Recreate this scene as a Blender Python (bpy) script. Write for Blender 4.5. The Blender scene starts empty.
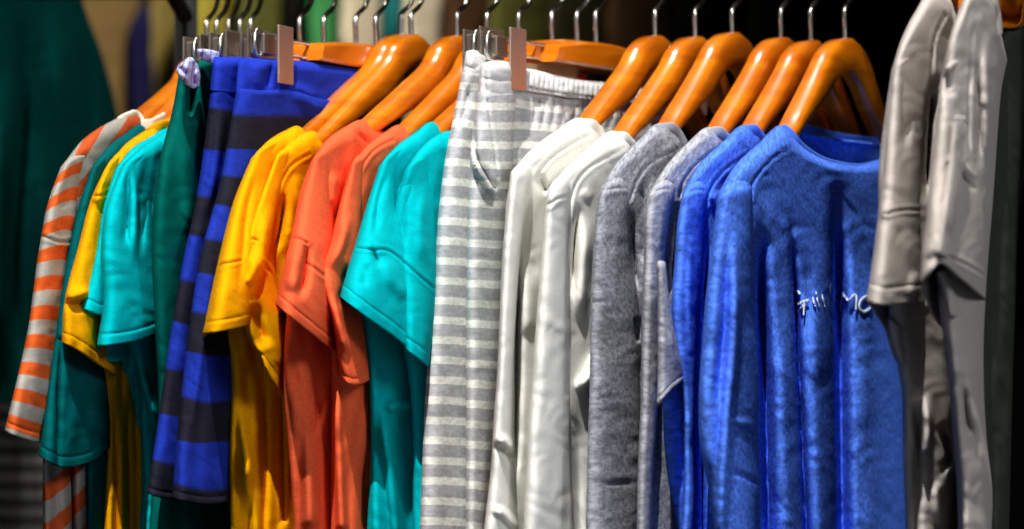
import bpy, math, random
import numpy as np
from mathutils import Vector

R = math.radians
FP = 2500.0            # focal length in pixels (1024 px frame)
CX, CY = 512.0, 264.5
CAMZ = 1.25            # camera height above the shop floor

# ------------------------------------------------------------------ camera, world, lights
cam_data = bpy.data.cameras.new('camera')
cam = bpy.data.objects.new('camera', cam_data)
bpy.context.scene.collection.objects.link(cam)
cam.location = (0, 0, CAMZ)
cam.rotation_euler = (R(90), 0, 0)
cam_data.sensor_width = 36.0
cam_data.lens = FP / 1024 * 36
cam_data.clip_start = 0.05
cam_data.dof.use_dof = True
cam_data.dof.focus_distance = 0.98
cam_data.dof.aperture_fstop = 9.0
S = bpy.context.scene
S.camera = cam
S.view_settings.view_transform = 'Standard'
S.view_settings.look = 'None'
S.view_settings.gamma = 1.0
S.view_settings.use_curve_mapping = False
S.view_settings.exposure = 0.34

w = bpy.data.worlds.new('world'); S.world = w
w.use_nodes = True
w.node_tree.nodes['Background'].inputs[0].default_value = (0.75, 0.85, 1.0, 1)
w.node_tree.nodes['Background'].inputs[1].default_value = 0.24


def spot(name, loc, target, power, size, angle, blend, col=(1, 1, 1)):
    l = bpy.data.lights.new(name, 'SPOT')
    l.energy = power; l.shadow_soft_size = size
    l.spot_size = R(angle); l.spot_blend = blend; l.color = col
    o = bpy.data.objects.new(name, l); S.collection.objects.link(o)
    o.location = loc
    d = Vector(target) - Vector(loc)
    o.rotation_euler = d.to_track_quat('-Z', 'Y').to_euler()
    return o


spot('ceiling_spot_key', (-0.17, -0.42, CAMZ + 1.95), (0.09, 1.0, CAMZ), 580, 0.016, 25, 0.9, (1.0, 0.97, 0.92))
spot('added_fill_light', (1.3, -0.7, CAMZ + 1.0), (0.0, 1.0, CAMZ), 54, 0.25, 40, 0.8, (0.95, 0.97, 1.0))  # added soft fill from the right for the garments' front faces
spot('ceiling_spot_top', (-0.05, 1.45, CAMZ + 1.8), (0.0, 1.05, CAMZ), 64, 0.10, 45, 0.8, (1.0, 0.97, 0.92))
spot('added_back_light', (0.25, 1.75, CAMZ + 1.35), (-0.42, 2.8, CAMZ + 0.1), 150, 0.1, 40, 0.9, (1.0, 0.9, 0.7))  # added lamp, out of view, brightening the blurred clothes behind

spot('added_knit_light', (-0.75, 0.2, CAMZ + 1.3), (-0.33, 1.7, CAMZ - 0.13), 60, 0.05, 11, 0.8, (1.0, 0.95, 0.85))  # added narrow lamp lifting the dark striped knit at the lower left

# ------------------------------------------------------------------ helpers
def lin(c):
    return tuple(((v / 255) / 12.92 if v / 255 <= 0.04045 else ((v / 255 + 0.055) / 1.055) ** 2.4) for v in c) + (1.0,)


def link(o, parent=None):
    S.collection.objects.link(o)
    if parent is not None:
        o.parent = parent
        # vertices are written in world space; parents are empties at their own place
        o.matrix_parent_inverse = parent_inv(parent)
    return o


def parent_inv(p):
    from mathutils import Matrix
    return Matrix.Translation(-p.location) if p.type == 'EMPTY' else Matrix.Identity(4)


def thing(name, label, cat, loc=(0, 0, 0), group=None):
    o = bpy.data.objects.new(name, None)
    o.empty_display_size = 0.02
    S.collection.objects.link(o)
    o.location = loc
    o['label'] = label; o['category'] = cat
    if group: o['group'] = group
    return o


def tag(o, label, cat, group=None, kind=None):
    if label: o['label'] = label
    if cat: o['category'] = cat
    if group: o['group'] = group
    if kind: o['kind'] = kind
    return o


def mesh_obj(name, verts, faces, mat, parent=None, smooth=True, uvs=None):
    me = bpy.data.meshes.new(name)
    me.from_pydata([tuple(map(float, v)) for v in verts], [], [tuple(map(int, f)) for f in faces])
    if smooth:
        me.polygons.foreach_set('use_smooth', [True] * len(me.polygons))
    me.materials.append(mat)
    o = bpy.data.objects.new(name, me)
    return link(o, parent)


def catmull(P, t, n):
    """sample points P (k,d) with parameters t at n even parameters (cubic hermite)."""
    P = np.asarray(P, float); k = len(P)
    if k == 1: return np.repeat(P, n, 0)
    t = np.asarray(t, float)
    x = np.linspace(t[0], t[-1], n)
    if k == 2:
        f = ((x - t[0]) / (t[1] - t[0]))[:, None]
        return P[0] * (1 - f) + P[1] * f
    m = np.zeros_like(P)
    for i in range(k):
        if i == 0: m[i] = (P[1] - P[0]) / (t[1] - t[0])
        elif i == k - 1: m[i] = (P[-1] - P[-2]) / (t[-1] - t[-2])
        else:
            d0 = (P[i] - P[i - 1]) / (t[i] - t[i - 1]); d1 = (P[i + 1] - P[i]) / (t[i + 1] - t[i])
            w0 = t[i + 1] - t[i]; w1 = t[i] - t[i - 1]
            m[i] = (d0 * w0 + d1 * w1) / (w0 + w1)
    idx = np.clip(np.searchsorted(t, x, side='right') - 1, 0, k - 2)
    h = (t[idx + 1] - t[idx]); s = ((x - t[idx]) / h)[:, None]; h = h[:, None]
    s2 = s * s; s3 = s2 * s
    return ((2 * s3 - 3 * s2 + 1) * P[idx] + (s3 - 2 * s2 + s) * h * m[idx]
            + (-2 * s3 + 3 * s2) * P[idx + 1] + (s3 - s2) * h * m[idx + 1])


def chord(P):
    P = np.asarray(P, float)
    d = np.sqrt(((P[1:] - P[:-1]) ** 2).sum(1)) + 1e-6
    return np.concatenate([[0], np.cumsum(d)])


class Plane:
    """vertical plane through a hanger: x0 = pixel column of its hook, D = its distance, th = its turn."""
    def __init__(self, x0, D, th):
        self.th = R(th); self.D = D; self.u0 = (x0 - CX) / FP
        self.N = np.array([math.cos(self.th), -math.sin(self.th), 0.0])      # face towards the right
        self.S = np.array([-math.sin(self.th), -math.cos(self.th), 0.0])     # towards the near end
        self.H = np.array([self.u0 * D, D, 0.0])

    def at(self, px, py, n=0.0):
        px = np.asarray(px, float); py = np.asarray(py, float)
        ux = (px - CX) / FP; uz = (CY - py) / FP
        den = ux * self.N[0] + self.N[1]
        Y = (self.H @ self.N + n) / den
        return np.stack([ux * Y, Y, uz * Y + CAMZ], -1)

    def loc(self, s, n, z):
        """local metres: s towards near end, n out of the face, z above camera height"""
        return self.H + self.S * s + self.N * n + np.array([0, 0, CAMZ + z])


def polydist(px, py, line, full=False):
    best = np.full(px.shape, 1e9); par = np.zeros(px.shape)
    c = chord(line)
    for k, ((x0, y0), (x1, y1)) in enumerate(zip(line[:-1], line[1:])):
        dx, dy = x1 - x0, y1 - y0
        L2 = dx * dx + dy * dy + 1e-9
        t = np.clip(((px - x0) * dx + (py - y0) * dy) / L2, 0, 1)
        d = np.hypot(px - x0 - t * dx, py - y0 - t * dy)
        par = np.where(d < best, (c[k] + t * (c[k + 1] - c[k])) / c[-1], par)
        best = np.minimum(best, d)
    return (best, par) if full else best


def smoothline(line):
    if len(line) < 3: return line
    P = np.asarray(line, float)
    return [tuple(p) for p in catmull(P, chord(P), len(line) * 5)]


SURF = {}

def cloth(name, plane, rows, mat, parent, T=0.005, n0=0.0, folds=(), seams=(), stitches=(), hem=None,
          drape=(0.0, 0.03), wr=0.00022, seed=1, topround=0.25, back_rows=None, keep=None, power=3.0,
          cell=1.5, backT=None, edge0=0.0, edge1=0.0, soft=False):
    """one cloth piece: a closed flattened tube whose outline rows are given by image points on the hanger's plane.
       folds: (line, amplitude mm, width px); seams: lines pressed in; hem: px of a folded hem above the bottom row"""
    rng = np.random.RandomState(seed)
    if min(q[1] for q in rows[-1]) >= 530:               # garments go on below the frame to their hems
        ext = lambda rr: rr + [[(x + (x - x2) * .3, 640 + 4 * math.sin(i * 2.1)) for i, ((x, y), (x2, y2)) in enumerate(zip(rr[-1], rr[-2]))]] if len(rr[-1]) == len(rr[-2]) else rr
        rows = ext(rows); back_rows = ext(back_rows) if back_rows else None
        hem = hem or 12
    allp = np.array([p for r in rows for p in r], float)
    wpx = max((max(p[0] for p in r) - min(p[0] for p in r)) + 1 for r in rows)
    hpx = allp[:, 1].max() - allp[:, 1].min()
    nu = int(np.clip(wpx / cell, 16, 110)); nv = int(np.clip(hpx / cell, 16, 300))

    def grid(rows):
        g = np.array([catmull(r, chord(r), nu) for r in rows])          # k,nu,2
        k = len(rows)
        t = np.concatenate([[0], np.cumsum([np.mean(np.hypot(*(g[i + 1] - g[i]).T)) + 1e-3 for i in range(k - 1)])])
        flat = g.reshape(k, -1)
        return catmull(flat, t, nv).reshape(nv, nu, 2)
    F = grid(rows)
    B = grid(back_rows) if back_rows else F
    u = np.linspace(0, 1, nu)[None, :]; v = np.linspace(0, 1, nv)[:, None]
    prof = (1 - np.abs(2 * u - 1) ** power) ** 0.5
    prof = np.maximum(prof, 0)
    if edge0: prof = np.maximum(prof, edge0 * (u < .5))
    vt = np.ones_like(v)
    if topround > 0:
        tr = topround * min(1, 60.0 / max(hpx, 60))
        q = np.clip(v / tr, 0, 1); vt = np.sqrt(np.maximum(1 - (1 - q) ** 2, 0))
    if soft:
        r_ = min(.97, soft * .93 / T); q = v * v * (3 - 2 * v)
        vt = (r_ + (1 - r_) * q) * np.clip(v / .02, 0, 1) ** .5
        n0 = n0 * q
    env = prof * vt
    px, py = F[..., 0], F[..., 1]
    inner = np.clip(env * 1.6, 0, 1)
    d = T * env
    for line, amp, wd in folds:
        dd, par = polydist(px, py, smoothline(line), True)
        tp = np.clip(par / .35, 0, 1)
        if line[-1][1] < 515: tp = tp * np.clip((1 - par) / .3, 0, 1)
        tp = tp * tp * (3 - 2 * tp)
        if wd < 3.2: tp = tp * .5 + .5
        d = d + amp * (0.0006 if wd < 4 else 0.001) * tp * np.exp(-(dd / wd) ** 2) * inner
    for s_ in seams:
        dd = polydist(px, py, smoothline(s_))
        d = d - 0.00055 * np.exp(-(dd / 1.2) ** 2) * inner + 0.0003 * np.exp(-((dd - 3.2) / 1.6) ** 2) * inner
    for s_ in stitches:
        dd = polydist(px, py, smoothline(s_))
        d = d - 0.0003 * np.exp(-(dd / 1.0) ** 2) * inner
    if drape[0]:
        a = px / FP * 2.6; z = py / FP
        ph = rng.uniform(0, 6.28, 3)
        wob = 0.012 * np.sin(z * 22 + ph[0]) + 0.006 * np.sin(z * 47 + ph[1])
        d = d + drape[0] * 0.55 * (np.sin(2 * np.pi * (a + wob) / (drape[1] * 1.5) + ph[2]) * 0.7
                            + 0.4 * np.sin(2 * np.pi * (a - wob) / (drape[1] * 0.9) + ph[0])) * inner * (0.25 + 0.75 * v)
    if wr:
        a = px / FP; z = py / FP
        nz = np.zeros_like(px)
        for i in range(9):
            f = 16 * 1.32 ** i
            an = rng.uniform(0.5, 1.35) * rng.choice([-1, 1])
            sc = np.sin(2 * np.pi * f * .31 * (a * 1.1 - z * .7) + rng.uniform(0, 6.28))
            nz += np.sin(2 * np.pi * f * (a * math.cos(an) * 1.5 + z * math.sin(an)) + rng.uniform(0, 6.28)
                         + 1.9 * sc + 1.3 * np.sin(2 * np.pi * z * f * .4 + rng.uniform(0, 6.28))) * (0.86 ** i) * (.5 + .5 * sc)
        d = d + wr * nz * inner
    if hem:
        hh = np.hypot(px - px[-1:], py - py[-1:])
        d = d + 0.0003 * np.clip((hem - hh) / 3, 0, 1) - 0.0004 * np.exp(-((hh - hem) / 1.2) ** 2)
    bT = T if backT is None else backT
    nb = n0 - bT * env
    nf = np.maximum(n0 + d, nb + 0.0008)
    PF = plane.at(px, py, nf)
    # hidden side: straight behind the outline
    PB = plane.at(B[..., 0], B[..., 1], nb)
    n0 = float(np.max(n0))
    # ring: front 0..nu-1, back nu-2..1
    ring = np.concatenate([PF, PB[:, ::-1][:, 1:-1]], 1)
    m = ring.shape[1]
    V = ring.reshape(-1, 3)
    i = np.arange(nv - 1)[:, None]; j = np.arange(m)[None, :]
    j2 = (j + 1) % m
    Fc = np.stack([i * m + j, (i + 1) * m + j, (i + 1) * m + j2, i * m + j2], -1).reshape(-1, 4)
    me = bpy.data.meshes.new(name)
    me.vertices.add(len(V)); me.vertices.foreach_set('co', V.ravel())
    me.loops.add(Fc.size); me.loops.foreach_set('vertex_index', Fc.ravel().astype(np.int32))
    me.polygons.add(len(Fc)); me.polygons.foreach_set('loop_start', np.arange(0, Fc.size, 4, dtype=np.int32))
    me.polygons.foreach_set('loop_total', np.full(len(Fc), 4, np.int32))
    me.polygons.foreach_set('use_smooth', np.ones(len(Fc), bool))
    # uv in metres of cloth
    mid = nu // 2
    P0 = plane.at(px[:, mid], py[:, mid], n0)
    vl = np.concatenate([[0], np.cumsum(np.linalg.norm(P0[1:] - P0[:-1], axis=1))])
    seg = np.linalg.norm(np.diff(np.concatenate([ring, ring[:, :1]], 1), axis=1), axis=2).mean(0)
    ul = np.concatenate([[0], np.cumsum(seg)])
    uvu = ul[np.stack([j + 0 * i, j + 0 * i, j + 1 + 0 * i, j + 1 + 0 * i], -1)].reshape(-1)
    uvv = vl[np.stack([i + 0 * j, i + 1 + 0 * j, i + 1 + 0 * j, i + 0 * j], -1)].reshape(-1)
    lay = me.uv_layers.new(name='cloth')
    lay.data.foreach_set('uv', np.stack([uvu, uvv], -1).ravel())
    me.update(); me.validate()
    me.materials.append(mat)
    o = bpy.data.objects.new(name, me)
    link(o, parent)
    md = o.modifiers.new('fabric_thickness', 'SOLIDIFY'); md.thickness = 0.0010; md.offset = 0.0
    if keep: SURF[keep] = PF.reshape(-1, 3)
    return o


def on_surface(key, px, py, lift=0.0006, N=None):
    P = SURF[key]
    qx = P[:, 0] / P[:, 1] * FP + CX; qy = CY - (P[:, 2] - CAMZ) / P[:, 1] * FP
    i = np.argmin((qx - px) ** 2 + (qy - py) ** 2)
    p = P[i].copy()
    # slide to the exact place at that distance, lift along the cloth face
    p = np.array([(px - CX) / FP * p[1], p[1], (CY - py) / FP * p[1] + CAMZ])
    return p + (np.array([0, 0, CAMZ]) - p) / np.linalg.norm(np.array([0, 0, CAMZ]) - p) * 0.0035


def sweep(name, pts, rad, mat, parent, seg=8, flat=None, closed=False, frames_up=None, n=None, caps=True):
    """tube along 3D points; rad number or list; flat=(up vector, half height) gives a flat band"""
    P = np.asarray(pts, float)
    k = len(P)
    if n and k > 2:
        P = catmull(P, chord(P), n)
        rad = np.interp(np.linspace(0, 1, n), np.linspace(0, 1, len(rad)), rad) if hasattr(rad, '__len__') else rad
        k = n
    rad = np.full(k, rad) if not hasattr(rad, '__len__') else np.asarray(rad)
    Tn = np.gradient(P, axis=0)
    if closed: Tn = np.roll(P, -1, 0) - np.roll(P, 1, 0)
    Tn /= np.linalg.norm(Tn, axis=1)[:, None] + 1e-12
    V = []
    up = np.array(flat[0], float) if flat else None
    a = None
    for i in range(k):
        t = Tn[i]
        if flat:
            b = up - t * (up @ t); b /= np.linalg.norm(b) + 1e-12
            a_ = np.cross(b, t)
        else:
            if a is None:
                ref = np.array([0, 0, 1.0]) if abs(t[2]) < .9 else np.array([1.0, 0, 0])
                a = np.cross(t, ref)
            a = a - t * (a @ t); a /= np.linalg.norm(a) + 1e-12
            a_ = a; b = np.cross(t, a_)
        for s in range(seg):
            q = 2 * math.pi * s / seg
            if flat:
                c, s_ = math.cos(q), math.sin(q)
                V.append(P[i] + a_ * rad[i] * np.sign(c) * abs(c) ** .6 + b * flat[1] * np.sign(s_) * abs(s_) ** .6)
            else:
                V.append(P[i] + (a_ * math.cos(q) + b * math.sin(q)) * rad[i])
    F = []
    for i in range(k if closed else k - 1):
        for s in range(seg):
            s2 = (s + 1) % seg; i2 = (i + 1) % k
            F.append((i * seg + s, i * seg + s2, i2 * seg + s2, i2 * seg + s))
    if not closed and caps:
        F.append(tuple(range(seg))[::-1]); F.append(tuple((k - 1) * seg + s for s in range(seg)))
    return mesh_obj(name, V, F, mat, parent)


def slab(name, plane, s0, s1, n0, n1, z0, z1, mat, parent, bev=0.0008, taper=0.0):
    """bevelled box in a hanger's frame"""
    c = [(s0, z0), (s1, z0), (s1 - taper, z1), (s0 + taper, z1)]
    V = [plane.loc(s, n, z) for n in (n0, n1) for s, z in c]
    F = [(0, 1, 2, 3), (7, 6, 5, 4), (0, 4, 5, 1), (1, 5, 6, 2), (2, 6, 7, 3), (3, 7, 4, 0)]
    o = mesh_obj(name, V, F, mat, parent, smooth=False)
    if bev:
        b = o.modifiers.new('bevel', 'BEVEL'); b.width = bev; b.segments = 3
    return o

# ------------------------------------------------------------------ materials
def nd(nt, typ, **k):
    n = nt.nodes.new(typ)
    for a, b in k.items(): setattr(n, a, b)
    return n


def cloth_mat(name, col, col2=None, heather=0.12, stripes=None, rough=0.9, sheen=0.0, bump=0.25, angle=0.0,
              off=0.0, fleck=700.0, terry=False, trans=0.0):
    """col/col2 sRGB 0-255. stripes=(period m, share of second colour)"""
    m = bpy.data.materials.new(name); m.use_nodes = True
    nt = m.node_tree; L = nt.links
    bs = nt.nodes['Principled BSDF']
    bs.inputs['Roughness'].default_value = rough
    bs.inputs['Specular IOR Level'].default_value = 0.03
    bs.inputs['Sheen Weight'].default_value = sheen
    bs.inputs['Sheen Roughness'].default_value = 0.5
    uv = nd(nt, 'ShaderNodeUVMap'); uv.uv_map = 'cloth'
    mp = nd(nt, 'ShaderNodeMapping'); mp.inputs['Scale'].default_value = (0.5, 1.0, 1.0)
    L.new(uv.outputs[0], mp.inputs[0])
    nz = nd(nt, 'ShaderNodeTexNoise'); nz.inputs['Scale'].default_value = fleck
    nz.inputs['Detail'].default_value = 3
    nz.inputs['Roughness'].default_value = 0.7
    L.new(mp.outputs[0], nz.inputs['Vector'])
    base = None
    if stripes:
        sep = nd(nt, 'ShaderNodeSeparateXYZ'); L.new(uv.outputs[0], sep.inputs[0])
        wob = nd(nt, 'ShaderNodeTexNoise'); wob.inputs['Scale'].default_value = 25
        L.new(uv.outputs[0], wob.inputs['Vector'])
        a1 = nd(nt, 'ShaderNodeMath', operation='MULTIPLY'); L.new(sep.outputs[0], a1.inputs[0]); a1.inputs[1].default_value = angle
        a2 = nd(nt, 'ShaderNodeMath', operation='ADD'); L.new(sep.outputs[1], a2.inputs[0]); L.new(a1.outputs[0], a2.inputs[1])
        a3 = nd(nt, 'ShaderNodeMath', operation='MULTIPLY_ADD'); L.new(wob.outputs[0], a3.inputs[0])
        a3.inputs[1].default_value = stripes[0] * 0.10; L.new(a2.outputs[0], a3.inputs[2])
        a4 = nd(nt, 'ShaderNodeMath', operation='ADD'); L.new(a3.outputs[0], a4.inputs[0]); a4.inputs[1].default_value = off + 10 * stripes[0]
        a5 = nd(nt, 'ShaderNodeMath', operation='DIVIDE'); L.new(a4.outputs[0], a5.inputs[0]); a5.inputs[1].default_value = stripes[0]
        a6 = nd(nt, 'ShaderNodeMath', operation='FRACT'); L.new(a5.outputs[0], a6.inputs[0])
        rp = nd(nt, 'ShaderNodeValToRGB')
        e = rp.color_ramp.elements
        e[0].position = 0.0; e[0].color = lin(col)
        e[1].position = 1 - stripes[1] + 0.03; e[1].color = lin(col2)
        n1 = e.new(1 - stripes[1] - 0.03); n1.color = lin(col)
        n2 = e.new(0.97); n2.color = lin(col2)
        n3 = e.new(1.0); n3.color = lin(col)
        L.new(a6.outputs[0], rp.inputs[0]); base = rp.outputs[0]
    mixa = nd(nt, 'ShaderNodeValToRGB')
    mixa.color_ramp.elements[0].position = 0.36; mixa.color_ramp.elements[1].position = 0.64
    lo = 1 - heather; hi = 1 + heather
    mixa.color_ramp.elements[0].color = (lo, lo, lo, 1); mixa.color_ramp.elements[1].color = (hi, hi, hi, 1)
    L.new(nz.outputs[0], mixa.inputs[0])
    mul = nd(nt, 'ShaderNodeMix', data_type='RGBA', blend_type='MULTIPLY'); mul.inputs[0].default_value = 1.0
    mul.clamp_result = False
    if base is not None: L.new(base, mul.inputs[6])
    else: mul.inputs[6].default_value = lin(col)
    L.new(mixa.outputs[0], mul.inputs[7])
    L.new(mul.outputs[2], bs.inputs['Base Color'])
    bp = nd(nt, 'ShaderNodeBump'); bp.inputs['Strength'].default_value = bump; bp.inputs['Distance'].default_value = 0.0005 if not terry else 0.0007
    nz2 = nd(nt, 'ShaderNodeTexNoise'); nz2.inputs['Scale'].default_value = fleck * (1.3 if not terry else 0.55)
    nz2.inputs['Detail'].default_value = 4
    L.new(uv.outputs[0], nz2.inputs['Vector'])
    L.new(nz2.outputs[0], bp.inputs['Height']); L.new(bp.outputs[0], bs.inputs['Normal'])
    if trans:
        tr = nd(nt, 'ShaderNodeBsdfTranslucent'); L.new(mul.outputs[2], tr.inputs[0])
        mx = nd(nt, 'ShaderNodeMixShader'); mx.inputs[0].default_value = trans
        L.new(bs.outputs[0], mx.inputs[1]); L.new(tr.outputs[0], mx.inputs[2])
        L.new(mx.outputs[0], nt.nodes['Material Output'].inputs[0])
    return m


def plain(name, col, rough=0.5, metal=0.0, coat=0.0, bump=0.0, scale=60):
    m = bpy.data.materials.new(name); m.use_nodes = True
    nt = m.node_tree; bs = nt.nodes['Principled BSDF']
    bs.inputs['Roughness'].default_value = rough; bs.inputs['Metallic'].default_value = metal
    bs.inputs['Coat Weight'].default_value = coat; bs.inputs['Coat Roughness'].default_value = 0.08
    tc = nd(nt, 'ShaderNodeTexCoord'); nz = nd(nt, 'ShaderNodeTexNoise'); nz.inputs['Scale'].default_value = scale
    nt.links.new(tc.outputs['Object'], nz.inputs['Vector'])
    rp = nd(nt, 'ShaderNodeValToRGB')
    c = lin(col)
    rp.color_ramp.elements[0].color = tuple(x * 0.85 for x in c[:3]) + (1,)
    rp.color_ramp.elements[1].color = tuple(min(1, x * 1.12) for x in c[:3]) + (1,)
    nt.links.new(nz.outputs[0], rp.inputs[0]); nt.links.new(rp.outputs[0], bs.inputs['Base Color'])
    if bump:
        bp = nd(nt, 'ShaderNodeBump'); bp.inputs['Strength'].default_value = bump; bp.inputs['Distance'].default_value = 0.001
        nt.links.new(nz.outputs[0], bp.inputs['Height']); nt.links.new(bp.outputs[0], bs.inputs['Normal'])
    return m


def wood_mat(name, c1, c2):
    m = bpy.data.materials.new(name); m.use_nodes = True
    nt = m.node_tree; L = nt.links; bs = nt.nodes['Principled BSDF']
    bs.inputs['Roughness'].default_value = 0.28
    bs.inputs['Coat Weight'].default_value = 0.7; bs.inputs['Coat Roughness'].default_value = 0.12
    tc = nd(nt, 'ShaderNodeTexCoord')
    mp = nd(nt, 'ShaderNodeMapping'); mp.inputs['Scale'].default_value = (8, 8, 60)
    L.new(tc.outputs['Object'], mp.inputs[0])
    nz = nd(nt, 'ShaderNodeTexNoise'); nz.inputs['Scale'].default_value = 3.0; nz.inputs['Detail'].default_value = 5
    nz.inputs['Distortion'].default_value = 0.6
    L.new(mp.outputs[0], nz.inputs['Vector'])
    rp = nd(nt, 'ShaderNodeValToRGB')
    rp.color_ramp.elements[0].position = 0.3; rp.color_ramp.elements[0].color = lin(c1)
    rp.color_ramp.elements[1].position = 0.7; rp.color_ramp.elements[1].color = lin(c2)
    L.new(nz.outputs[0], rp.inputs[0]); L.new(rp.outputs[0], bs.inputs['Base Color'])
    return m


M = {}
M['wood'] = wood_mat('orange_varnished_wood', (190, 92, 4), (224, 126, 10))
M['wood_dark'] = wood_mat('dark_varnished_wood', (60, 40, 12), (92, 62, 18))
M['steel'] = plain('hook_steel', (215, 210, 200), 0.28, 1.0)
M['clip'] = plain('brushed_clip_metal', (190, 165, 150), 0.42, 0.75)
M['clip_dark'] = plain('dull_clip_metal', (140, 128, 116), 0.45, 0.8)
M['black'] = plain('black_metal', (4, 4, 4), 0.8, 0.0)
M['yellow'] = cloth_mat('mustard_cotton', (226, 156, 4), heather=0.07)
M['coral'] = cloth_mat('coral_cotton', (230, 94, 56), heather=0.08)
M['teal'] = cloth_mat('turquoise_cotton', (0, 172, 180), heather=0.06)
M['white'] = cloth_mat('white_cotton', (240, 239, 232), heather=0.03, trans=0.15)
M['grey'] = cloth_mat('grey_melange', (152, 154, 163), heather=0.42, fleck=520)
M['grey2'] = cloth_mat('light_grey_melange', (162, 163, 172), heather=0.4, fleck=520)
M['blue'] = cloth_mat('blue_melange', (78, 122, 232), heather=0.38, fleck=480, terry=True, bump=0.35)
M['stone'] = cloth_mat('stone_grey_cotton', (180, 172, 166), heather=0.05)
M['dteal'] = cloth_mat('deep_teal_cotton', (0, 86, 88), heather=0.05)
M['green'] = cloth_mat('bottle_green_cotton', (0, 88, 80), heather=0.06)
M['lav'] = cloth_mat('lavender_print_lining', (190, 190, 238), (120, 120, 175), heather=0.2, stripes=(0.006, 0.2), angle=0.9)
M['coat'] = cloth_mat('dark_green_coat_cloth', (0, 78, 72), heather=0.05)
M['navystripe'] = cloth_mat('blue_and_black_striped_jersey', (30, 50, 156), (32, 32, 44), heather=0.14, stripes=(0.0366, 0.5), off=0.0085)
M['navyplain'] = cloth_mat('blue_waistband_jersey', (34, 54, 172), heather=0.10)
M['stripe_grey'] = cloth_mat('grey_and_white_striped_jersey', (186, 187, 190), (240, 240, 232), heather=0.16, stripes=(0.0081, 0.40), fleck=600)
M['waist_grey'] = cloth_mat('pale_grey_elastic_jersey', (205, 205, 205), heather=0.10)
M['orange'] = cloth_mat('orange_and_dimmed_white_jersey', (160, 156, 148), (206, 88, 36), heather=0.08, stripes=(0.0121, 0.5))  # white stripes greyed: the dimmer light at the left is in the colour
M['orange_d'] = cloth_mat('orange_and_dimmed_white_slanting', (150, 146, 138), (186, 80, 40), heather=0.08, stripes=(0.016, 0.5), angle=0.35)  # white darkened here too, for the dim left end of the rail
M['darkshirt'] = cloth_mat('dark_olive_cotton', (58, 62, 54), heather=0.05)
M['thread'] = plain('white_stitching', (205, 222, 250), 0.8)
M['card'] = plain('tan_card', (196, 170, 120), 0.8)
M['red'] = plain('red_label', (205, 20, 30), 0.7)
M['offwhite'] = cloth_mat('cream_neck_tape', (225, 215, 195))
g = bpy.data.materials.new('clear_plastic'); g.use_nodes = True
b = g.node_tree.nodes['Principled BSDF']; b.inputs['Transmission Weight'].default_value = 0.9
b.inputs['Roughness'].default_value = 0.15; b.inputs['Base Color'].default_value = (.85, .87, .85, 1); b.inputs['IOR'].default_value = 1.2
M['plastic'] = g

# ------------------------------------------------------------------ room shell
def box(name, x0, x1, y0, y1, z0, z1, mat, parent=None):
    V = [(x, y, z) for x in (x0, x1) for y in (y0, y1) for z in (z0, z1)]
    F = [(0, 1, 3, 2), (4, 6, 7, 5), (0, 4, 5, 1), (2, 3, 7, 6), (0, 2, 6, 4), (1, 5, 7, 3)]
    return mesh_obj(name, V, F, mat, parent, smooth=False)


M['floor'] = plain('dark_wood_floor', (44, 34, 26), 0.5, scale=8)
M['wall'] = plain('dark_brown_wall_paint', (52, 44, 34), 0.85, scale=2, bump=.1)
M['ceil'] = plain('ceiling_paint', (60, 58, 54), 0.9)
tag(box('floor', -2.6, 2.6, -1.6, 4.4, -0.05, 0, M['floor']), None, None, kind='structure')
tag(box('wall_back', -2.6, 2.6, 4.4, 4.5, 0, 3.2, M['wall']), None, None, kind='structure')
tag(box('wall_left', -2.7, -2.6, -1.6, 4.4, 0, 3.2, M['wall']), None, None, kind='structure')
tag(box('wall_right', 2.6, 2.7, -1.6, 4.4, 0, 3.2, M['wall']), None, None, kind='structure')
tag(box('ceiling', -2.6, 2.6, -1.6, 4.4, 3.2, 3.25, M['ceil']), None, None, kind='structure')

# ------------------------------------------------------------------ clothes behind, out of focus
BK = dict(
    olive=cloth_mat('olive_cloth', (120, 106, 60), heather=.05), brown=cloth_mat('brown_cloth', (112, 92, 60), heather=.05),
    navy=cloth_mat('navy_cloth', (22, 24, 60), heather=.05), khaki=cloth_mat('khaki_yellow_cloth', (140, 130, 52), heather=.05),
    dark=cloth_mat('dark_olive_cloth', (44, 42, 28), heather=.05), green=cloth_mat('leaf_green_cloth', (60, 132, 80), heather=.05),
    pale=cloth_mat('pale_pink_grey_cloth', (196, 186, 170), heather=.05), teal=cloth_mat('petrol_cloth', (30, 110, 118), heather=.05),
    moss=cloth_mat('moss_green_cloth', (84, 86, 44), heather=.05), black=cloth_mat('black_cloth', (20, 20, 18), heather=.05),
    ink=cloth_mat('ink_blue_cloth', (16, 18, 34), heather=.05), umber=cloth_mat('umber_cloth', (74, 52, 36), heather=.05))
BD = 2.8
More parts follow.
